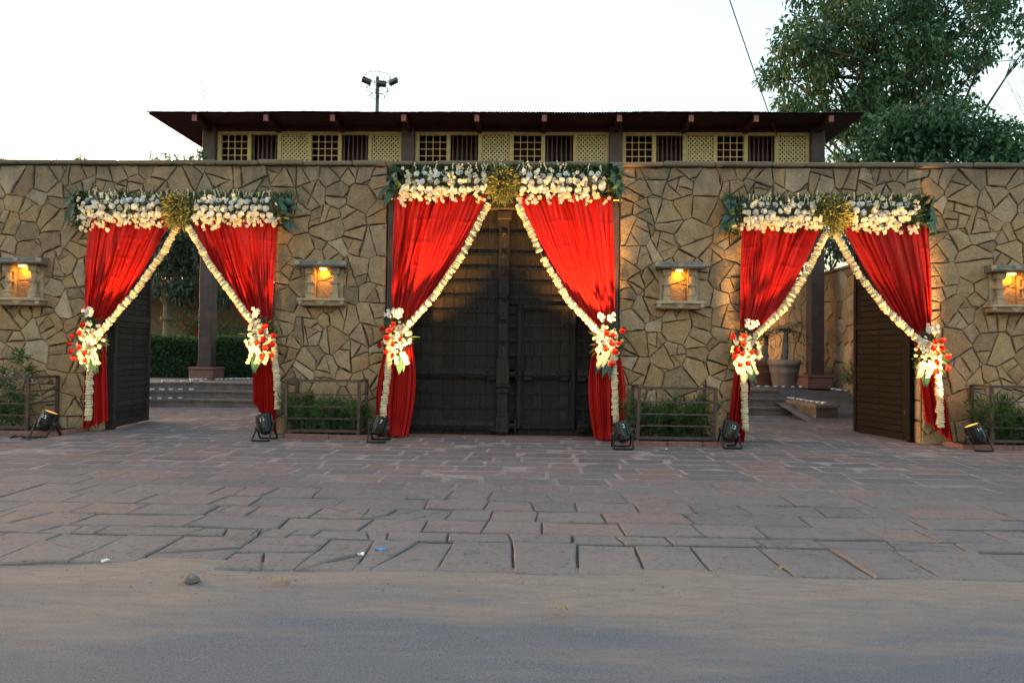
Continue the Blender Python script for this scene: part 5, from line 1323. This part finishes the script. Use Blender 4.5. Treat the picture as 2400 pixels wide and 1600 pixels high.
c6 = [((WX - .55 + rn.uniform(-.2, .2), 5.6 + rn.uniform(-.5, .5), .62 + rn.uniform(0, .85)), rn.uniform(.18, .3)) for _ in range(11)]
tree('grey_green_bush', 'small grey-green bush at the foot of the right court wall', (WX - .55, 5.7, .3), c6, 1300, .08, .03, 'tree_leaf', .04, seed=10, cat='bush')
# ================================================================== TREES, MAST AND WIRES ABOVE THE WALL
rn = random.Random(77); big = []
def blob(px, py, Y, r): big.append(cl(px, py, Y, r))
for (xa, xb, ya, yb, n, r0, r1) in ((1835, 1960, 50, 130, 12, .7, 1.1), (1870, 2060, -30, 130, 18, .9, 1.4), (1770, 1860, 150, 190, 6, .45, .7), (1800, 1950, 150, 235, 14, .7, 1.1), (1950, 2200, -40, 250, 46, .9, 1.5), (2150, 2330, -40, 175, 26, .8, 1.3), (2300, 2400, -20, 130, 12, .5, .9), (2000, 2260, 180, 300, 22, .8, 1.2), (1840, 1990, 225, 285, 12, .7, 1.0), (1900, 2010, 300, 385, 12, .5, .8)):
    for _ in range(n): blob(rn.uniform(xa, xb), rn.uniform(ya, yb), rn.uniform(15, 19), rn.uniform(r0, r1) * .74)
bt = tree('leafy_tree', 'big leafy tree rising behind the right end of the gallery roof', tuple(P(2150, 850, 17)[:2]) + (0,), big, 205, .27, .12, 'tree_leaf', .24, droop=.75, seed=12, k=46, shell=.35, top=tuple(P(2120, 190, 17)))
mound = []
for _ in range(95):
    px = rn.uniform(2010, 2395); f = (px - 2195) / 200; top = 246 + 110 * f * f
    mound.append(cl(px, rn.uniform(top, 430), rn.uniform(5.0, 6.6), rn.uniform(.38, .62)))
tree('creeper_mound', 'dense rounded mound of creeper above the wall at far right', tuple(P(2200, 850, 6)[:2]) + (0,), mound, 560, .15, .09, 'vine_leaf', .15, seed=13, k=8, shell=.6)
tw = MB(); t_ = thing('bare_tree', 'thin bare branches against the sky at the far right edge', 'tree', tuple(P(2420, 840, 14)[:2]) + (0,))
root = P(2500, 380, 14); tw.tube((root.x, 14, 0), root, .09, .05, 7)
for (ex, ey) in ((2290, 245), (2310, 215), (2350, 165), (2375, 190), (2330, 285), (2345, 310), (2385, 150)):
    p = P(2440, 330 + rn.uniform(-20, 20), 14); e = P(ex, ey, 14 + rn.uniform(-.6, .6)); tw.tube(root, p, .03, .022, 5); q = p.lerp(e, .5) + Vector((0, 0, -.15)); tw.tube(p, q, .018, .011, 5); tw.tube(q, e, .011, .004, 5)
    for s in range(4): a_ = q.lerp(e, rn.random()); tw.tube(a_, a_ + Vector((rn.uniform(-.5, .2), 0, rn.uniform(.1, .7))), .006, .003, 4)
tw.build('branches', MATS['twig'], t_)
# sprigs along the top of the wall
def sprig(label, spots, seed, Y=.34):
    rng = np.random.default_rng(seed); rn2 = random.Random(seed); c = P(*spots[0], Y); t = thing('wall_top_shrub', label, 'shrub', (c.x, Y, TOPZ)); mb = MB(); Cs, Ds = [], []
    for px, py in spots:
        p1 = P(px, py, Y); p0 = Vector((p1.x + rn2.uniform(-.12, .12), Y, TOPZ + .05)); mb.tube(p0, p1, .008, .003, 5)
        n = 40; s = rng.random(n) ** .5; d = rdir(n, rng) + np.array(p1 - p0) * .6; Ds.append(d / np.linalg.norm(d, axis=1)[:, None]); Cs.append(np.array(p0)[None] + np.outer(s, np.array(p1 - p0)))
    C_ = np.concatenate(Cs); n = len(C_); mb.build('stems', MATS['twig'], t)
    link(bpy.data.objects.new('foliage', leaf_mesh('foliage', C_, np.concatenate(Ds), rdir(n, rng), rng.uniform(.05, .12, n), rng.uniform(.012, .026, n), np.clip(rng.normal(.6, .2, n), 0, 1), MATS['tree_leaf'])), t)
sprig('grassy shrub tips poking above the wall left of the gallery', [(355, 362), (368, 366), (385, 358), (400, 364), (415, 367), (433, 365), (447, 368)], 1)
sprig('yellow-green leafy tip against the gallery\'s left pillar', [(462, 356), (470, 352), (476, 350), (455, 366), (480, 358)], 2)
sprig('small leafy tip above the wall over the left swag', [(150, 376), (180, 370), (190, 366), (198, 374), (135, 378)], 3)
sprig('tiny twig tips above the wall at the far left', [(0, 370), (8, 374), (-12, 368)], 4)
# floodlight mast behind the roof
MY = 16.0; mt = thing('light_mast', 'green floodlight mast with ring cage above the gallery roof', 'light mast', tuple(P(885, 840, MY)[:2]) + (0,))
top = P(885, 182, MY); MB().tube((top.x, MY, 0), top, .13, .075, 10).build('pole', MATS['mast_paint'], mt, True)
def ring(px, py, rpx, nm, tilt=.22):
    c = P(px, py, MY); k = (P(px + 100, py, MY) - c).x / 100 * rpx; mb = MB(); n = 28
    for i in range(n):
        a, b = 2 * math.pi * i / n, 2 * math.pi * (i + 1) / n; mb.tube(c + Vector((math.cos(a) * k, math.sin(a) * k, 0)), c + Vector((math.cos(b) * k, math.sin(b) * k, 0)), .016, None, 5, False)
    for i in range(4): a = i * math.pi / 2 + .4; mb.tube(c, c + Vector((math.cos(a) * k, math.sin(a) * k, 0)), .012, None, 4, False)
    mb.build(nm, MATS['mast_paint'], mt); return c, k
c0, k0 = ring(885, 180, 30, 'cage_ring'); c1_, k1 = ring(884, 210, 26, 'cage_ring'); c2_, k2 = ring(884, 226, 18, 'cage_ring')
for i in range(8):
    a = i * math.pi / 4; mb = MB(); mb.tube(c0 + Vector((math.cos(a) * k0, math.sin(a) * k0, 0)), c1_ + Vector((math.cos(a) * k1, math.sin(a) * k1, 0)), .011, None, 4); mb.tube(c1_ + Vector((math.cos(a) * k1, math.sin(a) * k1, 0)), c2_ + Vector((math.cos(a) * k2, math.sin(a) * k2, 0)), .011, None, 4); mb.build('cage_bar', MATS['mast_paint'], mt)
for px, py, rz_, dy in ((859, 189, .5, -.2), (922, 191, -.5, -.2), (894, 196, .1, -.6)):
    c = P(px, py, MY + dy); M = Matrix.Translation(c) @ Matrix.Rotation(rz_, 4, 'Z') @ Matrix.Rotation(R(-28), 4, 'X') @ Matrix.Rotation(rz_ * .7, 4, 'Y')
    f = MB().bbox((-.20, -.07, -.13), (.20, .10, .13), .03, M).build('floodlight', MATS['par_trim'], mt); MB().box((-.17, -.076, -.10), (.17, -.071, .10), M).build('glass', MATS['flood_glass'], f)
    MB().tube(c, Vector((c0.x, MY, c.z - .05)), .02, None, 5).build('arm', MATS['mast_paint'], mt)
# dry antenna-like stalk on the roof
mb = MB(); s0 = P(483, 254, EY + .6); pts = [s0] + [P(x, y, EY + .6) for x, y in ((480, 232), (477, 215), (474, 198), (471, 190))]
for a, b in zip(pts, pts[1:]): mb.tube(a, b, .014, .012, 5)
mb.tube(pts[2], pts[2] + Vector((.10, 0, .12)), .006, .003, 4); mb.tube(pts[3], pts[3] + Vector((-.06, 0, .10)), .006, .003, 4); mb.tube(pts[3], P(468, 186, EY + .6), .016, .004, 5)
tag(mb.build('dry_stalk', MATS['twig']), 'thin dry stalk sticking up from the gallery roof', 'stalk')
def wire(label, a, b, sag=.3):
    mb = MB(); a, b = Vector(a), Vector(b); p = None
    for i in range(25):
        t = i / 24; q = a.lerp(b, t) - Vector((0, 0, sag * 4 * t * (1 - t)))
        if p is not None: mb.tube(p, q, .016, None, 5, False)
        p = q
    tag(mb.build('overhead_wire', MATS['wire']), label, 'wire')
wire('thin wire slanting down from the sky to the gallery\'s right windows', P(1690, -60, 4.0), P(1822, 320, BY - .1), .05)
wire('thin wire running right from the big tree to the photo edge', P(2310, 146, 13), P(2460, 128, 12), .05)
# ================================================================== LITTER
def scrap(name, label, px, py, sx, sy, m, seed):
    rn2 = random.Random(seed); c = PZ(px, py, .02); mb = MB(); n = 5; vs_ = []
    for j in range(n):
        for i in range(n): vs_.append((c.x + (i / (n - 1) - .5) * sx + rn2.uniform(-.1, .1) * sx, c.y + (j / (n - 1) - .5) * sy + rn2.uniform(-.1, .1) * sy, .016 + rn2.random() * .025))
    mb.add(vs_, [(j * n + i, j * n + i + 1, (j + 1) * n + i + 1, (j + 1) * n + i) for j in range(n - 1) for i in range(n - 1)]); tag(mb.build(name, MATS[m]), label, 'litter')
scrap('wrapper', 'bright blue wrapper scrap on the front row of flagstones', 893, 1288, .09, .035, 'litter_blue', 1)
scrap('paper_scrap', 'crumpled white paper scrap left of the blue wrapper', 846, 1300, .05, .04, 'litter_white', 2)
scrap('paper_scrap', 'small white paper scrap on a front flagstone at left', 247, 1315, .04, .035, 'litter_white', 3)
scrap('wrapper', 'torn yellowish wrapper on the dust at the flagstone edge', 655, 1357, .11, .05, 'dry_leaf', 4)
scrap('paper_scrap', 'silver-white scrap in front of the third niche bed', 1560, 1053, .06, .05, 'litter_white', 5)
scrap('dry_leaf', 'yellow dry leaf on the dusty road edge right of middle', 1316, 1428, .07, .04, 'dry_leaf', 6)
scrap('dry_leaf', 'yellow leaf at the edge of the right kerb stones', 1832, 1331, .05, .025, 'dry_leaf', 8)
mb = MB(); c = PZ(450, 1362, 0); mb.lathe([(.028, 0), (.05, .02), (.045, .045), (.02, .06)], 6, Matrix.Translation((c.x, c.y, -.01)), wob=.25); tag(mb.build('stone_chip', MATS['paving']), 'broken grey stone chip lying on the dust at left', 'stone chip')
# loose grit along the dusty edge
rng = np.random.default_rng(4); mb = MB()
for _ in range(1300):
    x, y_ = rng.uniform(-7, 7), -7.62 + rng.normal(-.12, .35); r = rng.uniform(.003, .010) * (1.6 if rng.random() < .05 else 1); a = rng.uniform(0, 6)
    z = .001 if y_ < -7.6 else .008; q = [(x + r * math.cos(a + k * 2.1), y_ + r * math.sin(a + k * 2.1), z) for k in range(3)]; mb.add(q + [(x + r * .3, y_, z + r * .7)], [(0, 1, 3), (1, 2, 3), (2, 0, 3)], .2)
tag(mb.build('grit', MATS['paving']), 'loose grit scattered on the dusty road edge', kind='stuff')
